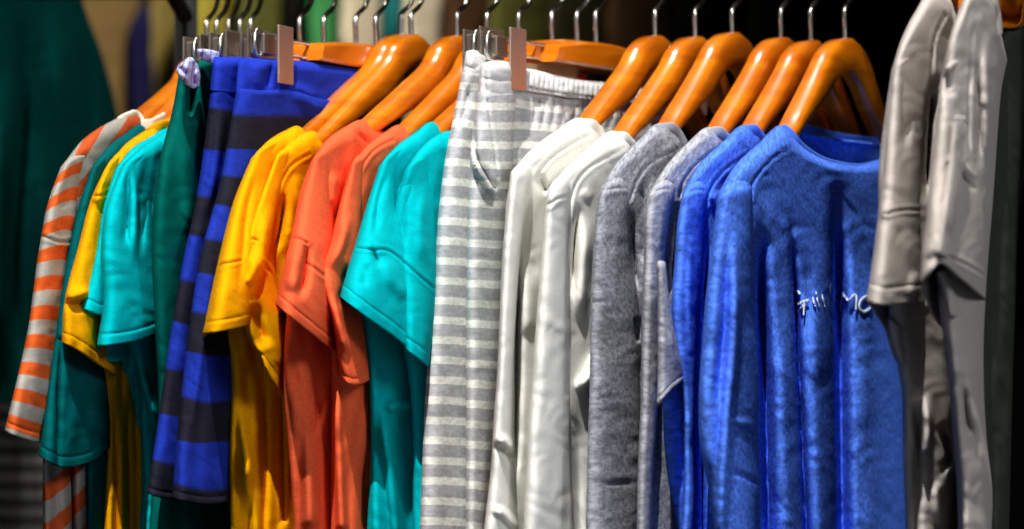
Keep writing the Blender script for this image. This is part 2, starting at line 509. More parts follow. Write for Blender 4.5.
def back_garment(x0, x1, mat, label, D=BD, ytop=-46, ybot=330, name='hanging_garment', T=.018, seed=1, slope=26, th=14):
    xc = (x0 + x1) / 2; wd = x1 - x0
    pl = Plane(xc + wd * .1, D, th)
    t = thing(name, label, 'garment', tuple(pl.loc(0, 0, (CY - ytop) / FP * D)), 'out of focus clothes hanging at the back')
    rows = [[(xc - wd * .14, ytop), (xc - wd * .05, ytop + 3), (xc + wd * .08, ytop + 3), (xc + wd * .16, ytop)],
            [(xc - wd * .42, ytop + slope * .8), (xc - wd * .1, ytop + slope * .8), (xc + wd * .2, ytop + slope * .8), (xc + wd * .42, ytop + slope * .8)],
            [(x0, ytop + slope * 2.2), (x0 + wd * .33, ytop + slope * 2.2), (x0 + wd * .66, ytop + slope * 2.2), (x1, ytop + slope * 2.2)],
            [(x0 + wd * .06, 130), (x0 + wd * .33, 130), (x0 + wd * .66, 130), (x1 - wd * .05, 130)],
            [(x0, ybot), (x0 + wd * .33, ybot), (x0 + wd * .66, ybot), (x1, ybot)]]
    cloth('body', pl, rows, mat, t, T=T, drape=(.006, .05), wr=.0006, seed=seed, cell=3)
    sweep('hook', [pl.loc(0, 0, (CY - ytop) / FP * D - .01), pl.loc(0, 0, (CY - ytop) / FP * D + .03), pl.loc(-.012, 0, (CY - ytop) / FP * D + .045),
                   pl.loc(-.014, 0, (CY - ytop) / FP * D + .06), pl.loc(0, 0, (CY - ytop) / FP * D + .075), pl.loc(.014, 0, (CY - ytop) / FP * D + .06)], .0016, M['steel'], t, n=20)
    return t
for i, (a_, b_, m_, lab, yt) in enumerate([
    (70, 150, 'brown', 'blurred brown garment at the back between the dark green coat and the navy one', -50),
    (128, 176, 'navy', 'blurred narrow navy garment at the back left of the black post', 0),
    (148, 200, 'olive', 'blurred olive brown garment at the back just behind the black post', -50),
    (192, 246, 'khaki', 'blurred khaki yellow garment at the back above the left metal clips', -50),
    (238, 300, 'moss', 'blurred moss green garment at the back above the shorts clips', -50),
    (284, 330, 'black', 'blurred black garment at the back beside the leaf green one', -50),
    (308, 350, 'green', 'blurred leaf green garment at the back above the shorts', -50),
    (340, 392, 'pale', 'blurred pale pinkish garment at the back between the green and petrol ones', -50),
    (384, 412, 'teal', 'blurred petrol blue garment at the back above the first bare hangers', -50),
    (402, 458, 'pale', 'blurred cream garment at the back, right of the petrol blue one', -50),
    (446, 498, 'umber', 'blurred umber garment at the back above the striped trousers clips', -50),
    (488, 560, 'moss', 'blurred dull green garment at the back above the wooden bar of the striped trousers', -50),
    (548, 620, 'dark', 'blurred dark olive garment at the back above the gathered waistband', -50),
    (606, 690, 'umber', 'blurred dark brown garment at the back above the white tops', -50),
    (676, 760, 'black', 'blurred black garment at the back above the grey tops', -50),
    (748, 850, 'dark', 'blurred nearly black garment at the back above the blue sweatshirts', -50),
    (838, 940, 'ink', 'blurred ink blue garment at the back between blue sweatshirt and stone tee', -50),
    (928, 1050, 'black', 'blurred black garment at the back behind the stone grey tees', -50),
]):
    back_garment(a_, b_, BK[m_], lab, ytop=yt, seed=100 + i, D=BD + .05 * (i % 3))
br = thing('clothes_rack', 'black rail at the back carrying the out of focus clothes', 'clothes rack', (0, BD, 0))
zb = CAMZ + (CY + 50) / FP * (BD + .05) + .063
sweep('rail', [(-.75, BD + .05, zb), (.9, BD + .05, zb)], .012, M['black'], br, seg=12)
for X in (-.75, .9):
    sweep('post', [(X, BD + .05, 0), (X, BD + .05, zb)], .014, M['black'], br, seg=12)

cp = Plane(40, 1.5, 16)
t = thing('coat', 'large dark green coat hanging out of focus at the left edge', 'coat', tuple(cp.loc(0, 0, .2)))
cloth('body', cp, [[(-110, -160), (-60, -175), (0, -190), (50, -160), (66, -120)],
                   [(-140, -60), (-70, -60), (0, -60), (50, -60), (74, -60)],
                   [(-150, 0), (-80, 0), (0, 0), (55, 0), (82, 0)],
                   [(-160, 60), (-80, 60), (0, 60), (65, 60), (103, 60)],
                   [(-165, 120), (-80, 120), (5, 120), (75, 120), (118, 120)],
                   [(-170, 230), (-80, 230), (5, 230), (80, 230), (126, 230)],
                   [(-170, 392), (-90, 396), (-10, 402), (40, 404), (96, 400)]], M['coat'], t, T=.03, drape=(.004, .05), seed=90, cell=2.2, topround=.5,
      folds=[([(20, 0), (22, 120), (14, 250), (18, 400)], -12, 7), ([(52, 0), (60, 120), (66, 250)], 7, 10), ([(78, 20), (88, 100), (96, 250)], -6, 6),
             ([(2, 60), (-2, 200), (-4, 400)], 8, 10), ([(36, 130), (48, 250), (44, 390)], 5, 6)])
sp_ = Plane(40, 1.72, 12)
t = thing('striped_sweater', 'grey striped knit out of focus below the dark green coat', 'sweater', tuple(sp_.loc(0, 0, 0)))
M['bstripe'] = cloth_mat('grey_and_pale_striped_knit', (140, 134, 120), (245, 238, 220), heather=.06, stripes=(.0118, .42))
cloth('body', sp_, [[(-60, 330), (-20, 325), (30, 325), (70, 330), (100, 340)],
                    [(-70, 420), (-20, 420), (30, 420), (75, 420), (110, 420)],
                    [(-70, 580), (-20, 580), (30, 580), (75, 580), (112, 580)]], M['bstripe'], t, T=.03, drape=(.003, .04), seed=91, cell=2.5,
      folds=[([(18, 420), (20, 480), (20, 580)], -8, 8), ([(50, 420), (50, 580)], 6, 10)])

# ------------------------------------------------------------------ front rail
HZ = 0.0975            # top of the hangers' wood above camera height

def railD(x0):         # distance of the rail at an image column
    return float(np.interp(x0, [180, 405, 850, 960, 1010], [1.15, 1.12, 1.09, 0.975, 0.93]))


ZR = HZ + 0.0368
def rail_pt(x0, dz=0.0):
    D = railD(x0); return np.array([(x0 - CX) / FP * D, D, CAMZ + ZR + dz])

rack = thing('clothes_rack', 'black metal clothes rail the hangers hook over, with a dark upright post', 'clothes rack', (0, 1.12, 0))
pts = [rail_pt(x) for x in (-260, 0, 180, 405, 620, 850, 960, 1010, 1150)]
sweep('rail', pts, 0.0125, M['black'], rack, seg=16, n=60)
for xx, Dp, nm in ((186, 1.24, 'post'),):
    X = (xx - CX) / FP * Dp
    sweep(nm, [(X, Dp, 0.0), (X, Dp, CAMZ + ZR)], 0.0058, M['black'], rack, seg=16)
    sweep('post_bracket', [(X, Dp, CAMZ + ZR - .012), (X, railD(186), CAMZ + ZR)], 0.004, M['black'], rack, seg=12)
    sweep('foot', [(X, Dp - .25, 0.012), (X, Dp + .25, 0.012)], 0.012, M['black'], rack, seg=12)
xr = 1.05
sweep('post', [((1150 - CX) / FP * railD(1010), railD(1010), 0), ((1150 - CX) / FP * railD(1010), railD(1010), CAMZ + ZR)], 0.0085, M['black'], rack, seg=16)
sweep('foot', [((1150 - CX) / FP * .93, .68, 0.012), ((1150 - CX) / FP * .93, 1.18, 0.012)], 0.012, M['black'], rack, seg=12)


def hook(plane, z0, parent, lean=0.0, mat=None):
    """steel wire: straight shank, then an open loop over the rail"""
    r = 0.0160
    pts = [(0, z0 - 0.006), (0, z0 + 0.004), (-lean, ZR - 0.0228)]
    for a in range(-72, 206, 14):
        pts.append((-lean - r * math.cos(R(a)), ZR - .0046 + r * math.sin(R(a))))
    P = [plane.loc(s, 0, z) for s, z in pts]
    return sweep('hook', P, 0.00115, mat or M['steel'], parent, seg=8, n=80)


def hanger(x0, D, th, label, ridge, hump=38, group='wooden shirt hangers on the front rail', mat='wood', fat=1.0, bend=0.06):
    """ridge: image points of the shoulder line, from the neck opening to the arm's tip"""
    pl = Plane(x0, D, th)
    hz = (CY - hump) / FP * D
    t = thing('wooden_hanger', label, 'hanger', tuple(pl.loc(0, 0, hz)), group)
    E = ridge[0]
    P3 = (x0 - 27, hump + 25)
    if E[0] > x0 - 34: P3 = (x0 * .45 + E[0] * .55, hump + 20)
    up = [(x0, hump), (x0 - 10, hump + 2), (x0 - 20, hump + 11), P3]
    for f, sg in ((.33, 3), (.68, 4)):
        up.append((P3[0] * (1 - f) + E[0] * f, P3[1] * (1 - f) + E[1] * f + sg))
    up += [(E[0], E[1] + 4)] + [(x + 3 + 3 * i, y + 7) for i, (x, y) in enumerate(ridge[1:])]
    th_ = [34, 37, 40, 38, 27, 19, 14] + list(np.linspace(13, 10, len(ridge) - 1))
    up = [(x + 5, y) for x, y in up]
    lo = [(x, y + k * fat) for (x, y), k in zip(up, th_)]
    nn = 56
    c = chord(up)
    U = catmull(up, c, nn); Lw = catmull(lo, c, nn)
    ne = len(up) - len(ridge)
    V = []; seg = 20
    PU = pl.at(U[:, 0], U[:, 1], 0); PL = pl.at(Lw[:, 0], Lw[:, 1], 0)
    s_ = (PU - pl.H) @ pl.S; zu = PU[:, 2] - CAMZ; zl = PL[:, 2] - CAMZ
    s_ = s_ - s_[0]
    fr = np.linspace(0, 1, nn)
    hw = np.interp(fr, [0, .35, .6, 1], [.0052, .0052, .0048, .0036])
    for sign in (1, -1):
        for i in (range(nn) if sign == 1 else range(1, nn)):
            s = s_[i]; zc = (zu[i] + zl[i]) / 2; hh = (zu[i] - zl[i]) / 2
            n0 = 0 if sign == 1 else -bend * (math.sqrt(s * s + .003 ** 2) - .003)
            for q in range(seg):
                a_ = 2 * math.pi * q / seg
                cq, sn = math.cos(a_), math.sin(a_)
                cc = np.sign(cq) * abs(cq) ** .45
                # rounded shoulders: top edge rounder than the bottom
                ss = np.sign(sn) * abs(sn) ** .8
                V.append(pl.loc(sign * s, n0 + hw[i] * cc, zc + hh * ss))
    V = np.array(V).reshape(-1, seg, 3)
    A = V[:nn]; Bk = np.concatenate([V[:1], V[nn:]])
    order = np.concatenate([Bk[::-1], A[1:]])
    k = len(order); F = []
    for i in range(k - 1):
        for q in range(seg):
            q2 = (q + 1) % seg
            F.append((i * seg + q, i * seg + q2, (i + 1) * seg + q2, (i + 1) * seg + q))
    F.append(tuple(range(seg))); F.append(tuple((k - 1) * seg + q for q in range(seg))[::-1])
    mesh_obj('arms', order.reshape(-1, 3), F, M[mat], t)
    hook(pl, hz, t)
    return pl


def clip_hanger(x0, D, th, label, half, clip_s, group='wooden clip hangers on the front rail', dz=0.0, plate=.024, cm='clip', lean=0.0, out=0.0):
    pl = Plane(x0, D, th); hz = HZ + dz
    t = thing('clip_hanger', label, 'hanger', tuple(pl.loc(0, 0, hz)), group)
    # flat wooden bar, slightly higher in the middle, ends cut at a slant
    V = []; F = []
    ns = 24
    for i in range(ns + 1):
        s = half * (1 - 2 * i / ns)
        zt = hz - 0.004 * (abs(s) / half) ** 2
        zb = hz - 0.0115
        e = 0.0075
        for (n, z) in ((e, zb + .001), (e, zt - .0015), (e - .002, zt), (-e + .002, zt), (-e, zt - .0015), (-e, zb + .001), (-e + .001, zb), (e - .001, zb)):
            ss = s
            if i in (0, ns): ss = s + (zt - z) * 0.5 * (1 if i == 0 else -1)
            V.append(pl.loc(ss, n, z))
    for i in range(ns):
        for q in range(8):
            F.append((i * 8 + q, i * 8 + (q + 1) % 8, (i + 1) * 8 + (q + 1) % 8, (i + 1) * 8 + q))
    F.append(tuple(range(8))[::-1]); F.append(tuple(ns * 8 + q for q in range(8)))
    mesh_obj('bar', V, F, M['wood'], t, smooth=False)
    hook(pl, hz, t, lean)
    for sg in (1, -1):
        for z in (hz - .0045, hz - .0105):
            sweep('rod', [pl.loc(sg * (half - .006), 0, z), pl.loc(sg * (clip_s + .006), 0, z)], .0008, M['steel'], t, seg=8)
        c = clip_s
        cl = bpy.data.objects.new('clip', None)
        # front plate, back plate and the round spring between them
        hwp = .0070 if out else .0105
        cs0, cs1 = sg * c - hwp, sg * c + hwp
        f = slab('clip', pl, cs0, cs1, .0030 + out, .0040 + out, hz - plate - .003, hz - .001, M[cm], t, bev=.0004)
        f['label'] = 'metal plate of the clip'
        slab('clip_back_plate', pl, cs0 + .001, cs1 + .001, -.0040, -.0030, hz - plate, hz - .002, M['clip_dark'], f, bev=.0004)
        slab('clip_bridge', pl, cs0 + .003, cs1 - .001, -.0032, .0032, hz - .0125, hz - .004, M['clip_dark'], f, bev=.0006)
        P = []
        for a in range(-150, 150, 15):
            P.append(pl.loc(sg * (c + .0080) + sg * .0038 * math.cos(R(a)), .0015, hz - .0085 + .0055 * math.sin(R(a))))
        sweep('spring', P, .0010, M['steel'], f, seg=8, n=40)
    return pl

# ------------------------------------------------------------------ hangers on the front rail
WH = 'wooden shirt hangers on the front rail'
hangers = {}
RIDGE = {
    'or': [(137, 112), (112, 122), (84, 140), (68, 160)], 'dt': [(146, 122), (128, 132), (108, 148), (97, 164)],
    'mu': [(166, 120), (148, 130), (126, 145), (112, 164)], 't1': [(168, 128), (150, 138), (134, 148), (121, 166)],
    't2': [(172, 130), (154, 140), (138, 152), (128, 166)],
    'ya': [(299, 127), (284, 132), (268, 142), (257, 156)], 'yb': [(314, 132), (304, 134), (290, 143), (281, 156)],
    'ca': [(363, 121), (345, 128), (328, 140), (318, 156)], 'cb': [(401, 126), (384, 134), (368, 146), (358, 160)],
    'ta': [(434, 123), (415, 134), (398, 146), (388, 160)], 'tb': [(452, 132), (434, 138), (420, 150), (413, 163)],
    'wa': [(583, 119), (556, 132), (530, 152), (519, 168)], 'wb': [(617, 132), (592, 146), (570, 165), (558, 181)],
    'ga': [(664, 124), (638, 142), (616, 165), (607, 183)], 'gb': [(713, 128), (688, 144), (668, 165), (657, 185)],
    'ba': [(748, 126), (722, 144), (700, 165), (690, 185)], 'bb': [(785, 127), (758, 145), (736, 166), (726, 185)],
    'sa': [(939, -10), (922, 16), (912, 42), (908, 62)], 'sb': [(980, -18), (968, 9), (962, 34), (960, 55)],
    'dk': [(1030, 12), (1010, 25), (992, 50), (980, 75)],
}
for key, x0, th, lab, hy in [
    ('or', 207, 13, 'orange varnished wooden hanger inside the orange and white striped shirt', 52),
    ('dt', 217, 13, 'orange varnished wooden hanger inside the deep teal tee with a cream neck tape', 52),
    ('mu', 229, 13, 'orange varnished wooden hanger inside the mustard tee beside the turquoise tees', 52),
    ('t1', 240, 13, 'orange varnished wooden hanger inside the turquoise tee next to the mustard tee', 52),
    ('t2', 251, 13, 'orange varnished wooden hanger inside the turquoise tee next to the green trousers', 52),
    ('ya', 401, 21, 'orange varnished wooden hanger inside the yellow tee beside the striped shorts', 35),
    ('yb', 411, 21, 'orange varnished wooden hanger inside the yellow tee beside the coral tees', 35),
    ('ca', 457, 21, 'orange varnished wooden hanger inside the coral tee beside the yellow tees', 36),
    ('cb', 487, 23, 'orange varnished wooden hanger inside the coral tee beside the bright turquoise tees', 42),
    ('ta', 519, 25, 'orange varnished wooden hanger inside the bright turquoise tee beside the coral tees', 45),
    ('tb', 552, 27, 'orange varnished wooden hanger inside the bright turquoise tee beside the striped trousers', 46),
    ('wa', 655, 24, 'orange varnished wooden hanger inside the white top beside the striped trousers', 36),
    ('wb', 695, 25, 'orange varnished wooden hanger inside the white top beside the dark grey top', 37),
    ('ga', 732, 24, 'orange varnished wooden hanger inside the darker grey melange top', 33),
    ('gb', 781, 25, 'orange varnished wooden hanger inside the lighter grey melange top', 38),
    ('ba', 811, 25, 'orange varnished wooden hanger inside the blue sweatshirt without visible writing', 41),
    ('bb', 845, 25, 'orange varnished wooden hanger inside the blue sweatshirt with white writing', 39),
]:
    hangers[key] = hanger(x0, railD(x0), th, lab, RIDGE[key], hy)
CH = 'wooden clip hangers on the front rail'
for key, x0, th, lab, half, cs, dz, plate, cm in [
    ('c1', 300, 19, 'wooden clip hanger whose dull metal clip is the one closest to the black post', .072, .0995, -.0015, .018, 'clip_dark'),
    ('c2', 324, 19, 'wooden clip hanger whose ring clip stands over the seam of green trousers and shorts', .072, .0995, 0, .018, 'clip_dark'),
    ('c3', 356, 20, 'wooden clip hanger whose clip grips the blue and black shorts next to the green trousers', .072, .0985, -.0005, .018, 'clip_dark'),
    ('c4', 376, 20, 'wooden clip hanger with a long copper toned plate over the blue shorts waistband', .072, .116, 0, .0215, 'clip'),
    ('c5', 577, 28, 'wooden clip hanger whose clip grips the striped trousers beside the turquoise tees', .052, .086, 0.001, .027, 'clip_dark'),
    ('c6', 596, 28, 'wooden clip hanger with a long pinkish plate over the striped trousers waistband', .050, .0925, .0, .0235, 'clip'),
]:
    hangers[key] = clip_hanger(x0, railD(x0), th, lab, half, cs, dz=dz, plate=plate, cm=cm, out=.0062 if cm == 'clip' else 0.0)


def garment(name, label, cat, pl, group):
    return thing(name, label, cat, tuple(pl.loc(0, 0, HZ - .02)), group)


def neckband(pl, pts, mat, t, n0=0.0, half=.0021, rad=.0009, name='neckband'):
    P = [pl.at(x + 1, y + 4.5, n0 + n * .8) for x, y, n in pts]
    return sweep(name, P, rad, mat, t, seg=10, flat=((0.12, 0.0, 1.0), half), n=60)

# ================================================================== left group
H = hangers
# orange and white striped shirt
p = H['or']
t = garment('striped_shirt', 'orange and white striped short-sleeve shirt beside the large dark green coat', 'shirt', p, 'shirts on the left end of the rail')
cloth('body', p, [[(62, 168), (84, 140), (112, 122), (136, 112), (160, 120)],
                  [(56, 200), (80, 190), (110, 180), (140, 175), (165, 175)],
                  [(50, 300), (70, 300), (90, 300), (130, 300), (160, 300)],
                  [(44, 455), (58, 455), (72, 455), (92, 455), (120, 455)],
                  [(44, 535), (58, 535), (72, 535), (92, 535), (120, 535)]], M['orange_d'], t, T=.006, drape=(.002, .02), seed=3,
      folds=[([(70, 440), (72, 535)], -5, 4)])
cloth('sleeve', p, [[(62, 167), (72, 156), (88, 150), (96, 152)],
                    [(50, 200), (62, 190), (75, 186), (86, 190)],
                    [(41, 245), (52, 240), (65, 238), (76, 242)],
                    [(29, 330), (40, 328), (54, 330), (64, 334)],
                    [(6, 431), (16, 436), (28, 440), (42, 443)]], M['orange'], t, T=.006, n0=.003, drape=(.001, .02), seed=4, soft=0.006,
      seams=[[(43, 236), (58, 242), (76, 240)]], hem=9)
neckband(p, [(118, 117, .003), (128, 112, .004), (137, 113, .004), (141, 120, .006)], M['offwhite'], t)

# deep teal tee
p = H['dt']
t = garment('teal_tee', 'deep teal tee squeezed between the striped shirt and the mustard tee', 't-shirt', p, 'shirts on the left end of the rail')
cloth('body', p, [[(92, 170), (108, 148), (128, 132), (146, 122), (170, 122)],
                  [(84, 200), (100, 190), (130, 180), (150, 175), (170, 175)],
                  [(72, 300), (90, 300), (100, 300), (130, 300), (160, 300)],
                  [(86, 440), (94, 440), (100, 440), (118, 440), (135, 440)],
                  [(88, 535), (94, 535), (100, 535), (118, 535), (135, 535)]], M['dteal'], t, T=.006, drape=(.002, .02), seed=5)
cloth('sleeve', p, [[(92, 169), (98, 160), (108, 152), (114, 154)],
                    [(80, 205), (88, 200), (98, 198), (106, 200)],
                    [(68, 260), (80, 258), (95, 258), (105, 262)],
                    [(56, 340), (72, 338), (92, 345), (110, 360)],
                    [(48, 400), (68, 396), (92, 396), (115, 402)],
                    [(40, 456), (58, 466), (84, 464), (114, 444)]], M['dteal'], t, T=.008, n0=.003, drape=(.001, .02), seed=6, soft=0.006,
      folds=[([(60, 340), (57, 400), (57, 466)], -4, 3), ([(95, 400), (100, 440)], 2, 8)], hem=10)
neckband(p, [(140, 121, .003), (148, 121, .007), (156, 118, .008), (163, 114, .008)], M['offwhite'], t, half=.0028)

# mustard tee
p = H['mu']
t = garment('mustard_tee', 'mustard yellow tee hanging just left of the turquoise tees, sleeve hem in shade', 't-shirt', p, 'shirts on the left end of the rail')
cloth('body', p, [[(106, 170), (126, 145), (148, 130), (166, 120), (190, 124)],
                  [(96, 200), (120, 190), (145, 180), (165, 175), (190, 175)],
                  [(80, 300), (100, 300), (130, 300), (150, 300), (170, 300)],
                  [(104, 380), (116, 380), (126, 380), (146, 380), (170, 380)],
                  [(105, 535), (116, 535), (126, 535), (146, 535), (175, 535)]], M['yellow'], t, T=.006, drape=(.003, .012), seed=7,
      folds=[([(127, 370), (128, 535)], -5, 3.5)])
cloth('sleeve', p, [[(106, 169), (112, 160), (122, 152), (128, 154)],
                    [(92, 200), (100, 194), (110, 192), (118, 196)],
                    [(80, 245), (92, 240), (106, 240), (118, 244)],
                    [(66, 300), (80, 300), (100, 304), (118, 310)],
                    [(63, 342), (78, 350), (98, 364), (116, 376)]], M['yellow'], t, T=.008, n0=.003, drape=(.001, .02), seed=8, soft=0.006,
      seams=[[(90, 197), (98, 196), (109, 192)]], folds=[([(62, 298), (80, 294), (90, 290)], 2.5, 4), ([(64, 308), (80, 304), (90, 300)], -3, 5),
             ([(104, 168), (100, 190), (96, 210)], 1.6, 4)], hem=10)
neckband(p, [(148, 128, .003), (158, 122, .007), (168, 120, .008)], M['yellow'], t)

# turquoise tees
p = H['t1']
t = garment('turquoise_tee', 'turquoise tee directly behind its twin, its sleeve hem showing a step higher', 't-shirt', p, 'turquoise tees beside the green trousers')
cloth('body', p, [[(116, 170), (134, 148), (150, 138), (168, 128), (192, 130)],
                  [(108, 200), (130, 190), (150, 185), (170, 180), (190, 180)],
                  [(100, 300), (130, 300), (150, 300), (160, 300), (180, 300)],
                  [(134, 400), (142, 400), (150, 400), (160, 400), (180, 400)],
                  [(140, 535), (146, 535), (152, 535), (160, 535), (180, 535)]], M['teal'], t, T=.005, drape=(.003, .012), seed=9)
cloth('sleeve', p, [[(116, 170), (122, 162), (132, 154), (140, 156)],
                    [(104, 208), (112, 202), (124, 200), (134, 204)],
                    [(96, 252), (108, 250), (122, 250), (134, 254)],
                    [(82, 308), (94, 313), (108, 317), (126, 322)]], M['teal'], t, T=.006, n0=.002, drape=(.001, .02), seed=10, soft=0.005, hem=10)
p = H['t2']
t = garment('turquoise_tee', 'turquoise tee touching the green trousers, wide sleeve hem curling under', 't-shirt', p, 'turquoise tees beside the green trousers')
cloth('body', p, [[(122, 170), (138, 152), (154, 140), (172, 130), (196, 132)],
                  [(116, 200), (135, 190), (155, 185), (175, 180), (190, 180)],
                  [(112, 300), (140, 300), (155, 300), (165, 300), (190, 300)],
                  [(136, 365), (145, 365), (152, 365), (162, 365), (190, 365)],
                  [(143, 440), (150, 440), (156, 440), (168, 440), (195, 440)],
                  [(146, 535), (154, 535), (161, 535), (170, 535), (200, 535)]], M['teal'], t, T=.006, drape=(.002, .014), seed=11,
      folds=[([(140, 365), (150, 400), (158, 430)], 4, 4)])
cloth('sleeve', p, [[(122, 168), (134, 156), (150, 148), (164, 150)],
                    [(108, 205), (124, 196), (142, 190), (158, 192)],
                    [(102, 255), (120, 250), (142, 250), (158, 254)],
                    [(104, 305), (122, 303), (144, 303), (162, 305)],
                    [(98, 346), (116, 344), (140, 339), (161, 331)]], M['teal'], t, T=.010, n0=.003, drape=(.0, .02), seed=12, soft=0.006,
      back_rows=[[(122, 168), (134, 156), (150, 148), (164, 150)],
                 [(108, 205), (124, 196), (142, 190), (158, 192)],
                 [(102, 255), (120, 250), (142, 250), (158, 254)],
                 [(104, 305), (122, 303), (144, 303), (162, 305)],
                 [(98, 350), (112, 366), (132, 360), (158, 335)]],
      folds=[([(126, 165), (128, 190), (124, 250)], -2.5, 4), ([(140, 160), (141, 200), (140, 260)], -2.5, 4), ([(152, 158), (152, 185)], -4, 4), ([(133, 160), (134, 200), (133, 270)], 2, 4)], hem=11)
cloth('cuff', p, [[(99, 344), (106, 342), (120, 341), (131, 338)],
                  [(99, 352), (106, 352), (120, 351), (130, 348)],
                  [(102, 358), (108, 361), (118, 361), (127, 354)]], M['teal'], t, T=.004, n0=-.004, drape=(0, .02), seed=13)

# green trousers with lavender lining
p = H['c2']
t = garment('green_trousers', 'bottle green trousers with a lavender printed lining folded out at the waist', 'trousers', p, None)
cloth('leg', p, [[(180, 74), (188, 76), (197, 64), (215, 58)],
                 [(174, 108), (184, 108), (197, 108), (214, 108)],
                 [(160, 165), (174, 165), (190, 165), (208, 165)],
                 [(153, 235), (168, 235), (184, 235), (206, 235)],
                 [(156, 320), (170, 320), (184, 320), (206, 320)],
                 [(160, 420), (176, 420), (196, 420), (226, 420)],
                 [(150, 535), (176, 535), (206, 535), (240, 535)]], M['green'], t, T=.007, drape=(.001, .02), seed=14,
      folds=[([(190, 70), (191, 95), (190, 125)], -7, 5), ([(184, 120), (187, 175), (190, 250)], 3, 8)], topround=.08)
cloth('waist_lining', p, [[(179, 66), (184, 62), (190, 58), (197, 66)],
                          [(178, 72), (184, 71), (191, 70), (199, 74)],
                          [(182, 79), (187, 79), (192, 79), (199, 80)],
                          [(187, 84), (190, 86), (193, 88), (198, 86)]], M['lav'], t, T=.002, n0=.012, drape=(0, .02), wr=.0012, seed=15, topround=.02, power=8,
      folds=[([(186, 62), (188, 84)], 3, 2.2), ([(193, 64), (194, 86)], -3, 2)])
cloth('waist_lining', p, [[(197, 50), (204, 50), (211, 51), (218, 53)],
                          [(201, 56), (206, 57), (212, 57), (218, 58)],
                          [(207, 61), (210, 62), (214, 63), (218, 63)]], M['lav'], t, T=.002, n0=.011, drape=(0, .02), wr=.0010, seed=16, topround=.02, power=8,
      folds=[([(206, 50), (211, 62)], 2, 2)])
cloth('waist_lining', p, [[(236, 50), (246, 50), (256, 51), (262, 53)],
                          [(236, 60), (246, 60), (256, 60), (262, 60)]], M['lav'], t, T=.002, n0=.002, drape=(0, .02), seed=17)

# shorts
SH = 'blue and black striped shorts'
p = H['c3']
t = garment('striped_shorts', 'blue and black striped shorts showing only a narrow strip beside the green trousers', 'shorts', p, SH)
cloth('waistband', p, [[(214, 58), (226, 58), (240, 58), (246, 59)],
                       [(211, 91), (223, 92), (237, 94), (245, 94)]], M['navyplain'], t, T=.006, n0=.0005, drape=(0, .02), seed=18)
cloth('leg', p, [[(212, 88), (222, 89), (238, 90), (248, 90)],
                 [(207, 132), (218, 134), (232, 136), (246, 136)],
                 [(198, 195), (208, 196), (218, 196), (240, 196)],
                 [(184, 262), (192, 264), (204, 265), (230, 265)],
                 [(170, 345), (178, 348), (190, 350), (220, 350)],
                 [(158, 430), (166, 432), (176, 433), (210, 433)],
                 [(148, 493), (158, 497), (172, 499), (200, 500)]], M['navystripe'], t, T=.006, drape=(.0005, .02), seed=19, hem=6,
      folds=[([(222, 100), (214, 170), (205, 215)], 1.5, 4)], topround=.05)
p = H['c4']
t = garment('striped_shorts', 'blue and black striped shorts with the full waistband in view under the copper clip', 'shorts', p, SH)
cloth('waistband', p, [[(240, 58), (268, 60), (300, 62), (335, 66), (368, 70), (400, 74)],
                       [(238, 76), (268, 77), (300, 80), (335, 84), (368, 87), (400, 91)],
                       [(237, 93), (262, 93), (292, 93), (318, 102), (368, 106), (400, 108)]], M['navyplain'], t, T=.006, n0=.001, drape=(0, .02), seed=20,
      folds=[([(272, 60), (268, 78), (266, 92)], -3.5, 3.5), ([(258, 60), (258, 90)], 1.2, 6), ([(286, 84), (300, 90), (318, 98)], 1.5, 5)])
cloth('leg', p, [[(238, 88), (262, 90), (292, 90), (318, 98), (368, 102), (400, 104)],
                 [(232, 122), (262, 122), (300, 122), (330, 124), (365, 128), (400, 130)],
                 [(222, 180), (240, 182), (262, 182), (290, 182), (320, 182), (360, 184)],
                 [(202, 255), (214, 257), (236, 257), (262, 257), (290, 257), (320, 257)],
                 [(190, 330), (204, 333), (222, 335), (244, 335), (262, 335), (290, 335)],
                 [(180, 420), (192, 423), (210, 424), (228, 422), (246, 422), (262, 422)],
                 [(173, 498), (190, 502), (208, 504), (228, 502), (236, 502), (240, 500)]], M['navystripe'], t, T=.009, n0=.001, drape=(.0012, .025), seed=21, hem=7,
      folds=[([(290, 92), (310, 104), (330, 112)], 1.5, 5), ([(212, 260), (204, 330), (192, 423)], 1.0, 3)], topround=.05)
cloth('waist_lining', p, [[(296, 56), (330, 57), (360, 60), (385, 64)],
                          [(300, 68), (330, 72), (360, 76), (385, 78)]], M['lav'], t, T=.001, n0=-.007, drape=(0, .02), wr=.001, seed=22)

# ================================================================== yellow, coral, turquoise
p = H['ya']
t = garment('yellow_tee', 'bright mustard tee beside the striped shorts, sleeve hem flaring open', 't-shirt', p, 'bright mustard tees')
cloth('body', p, [[(252, 160), (268, 142), (284, 132), (298, 127), (308, 134), (340, 138)],
                  [(236, 200), (255, 195), (280, 190), (300, 185), (320, 185), (340, 185)],
                  [(226, 300), (245, 300), (268, 300), (290, 300), (310, 300), (330, 300)],
                  [(232, 390), (242, 390), (255, 390), (268, 390), (285, 390), (300, 390)],
                  [(230, 450), (242, 450), (255, 450), (270, 450), (285, 450), (300, 450)],
                  [(232, 535), (245, 535), (258, 535), (272, 535), (285, 535), (300, 535)]], M['yellow'], t, T=.007, drape=(.0025, .016), seed=23,
      folds=[([(238, 400), (243, 440), (246, 475), (240, 500)], 3, 5), ([(262, 400), (250, 460), (258, 530)], 2.5, 6)])
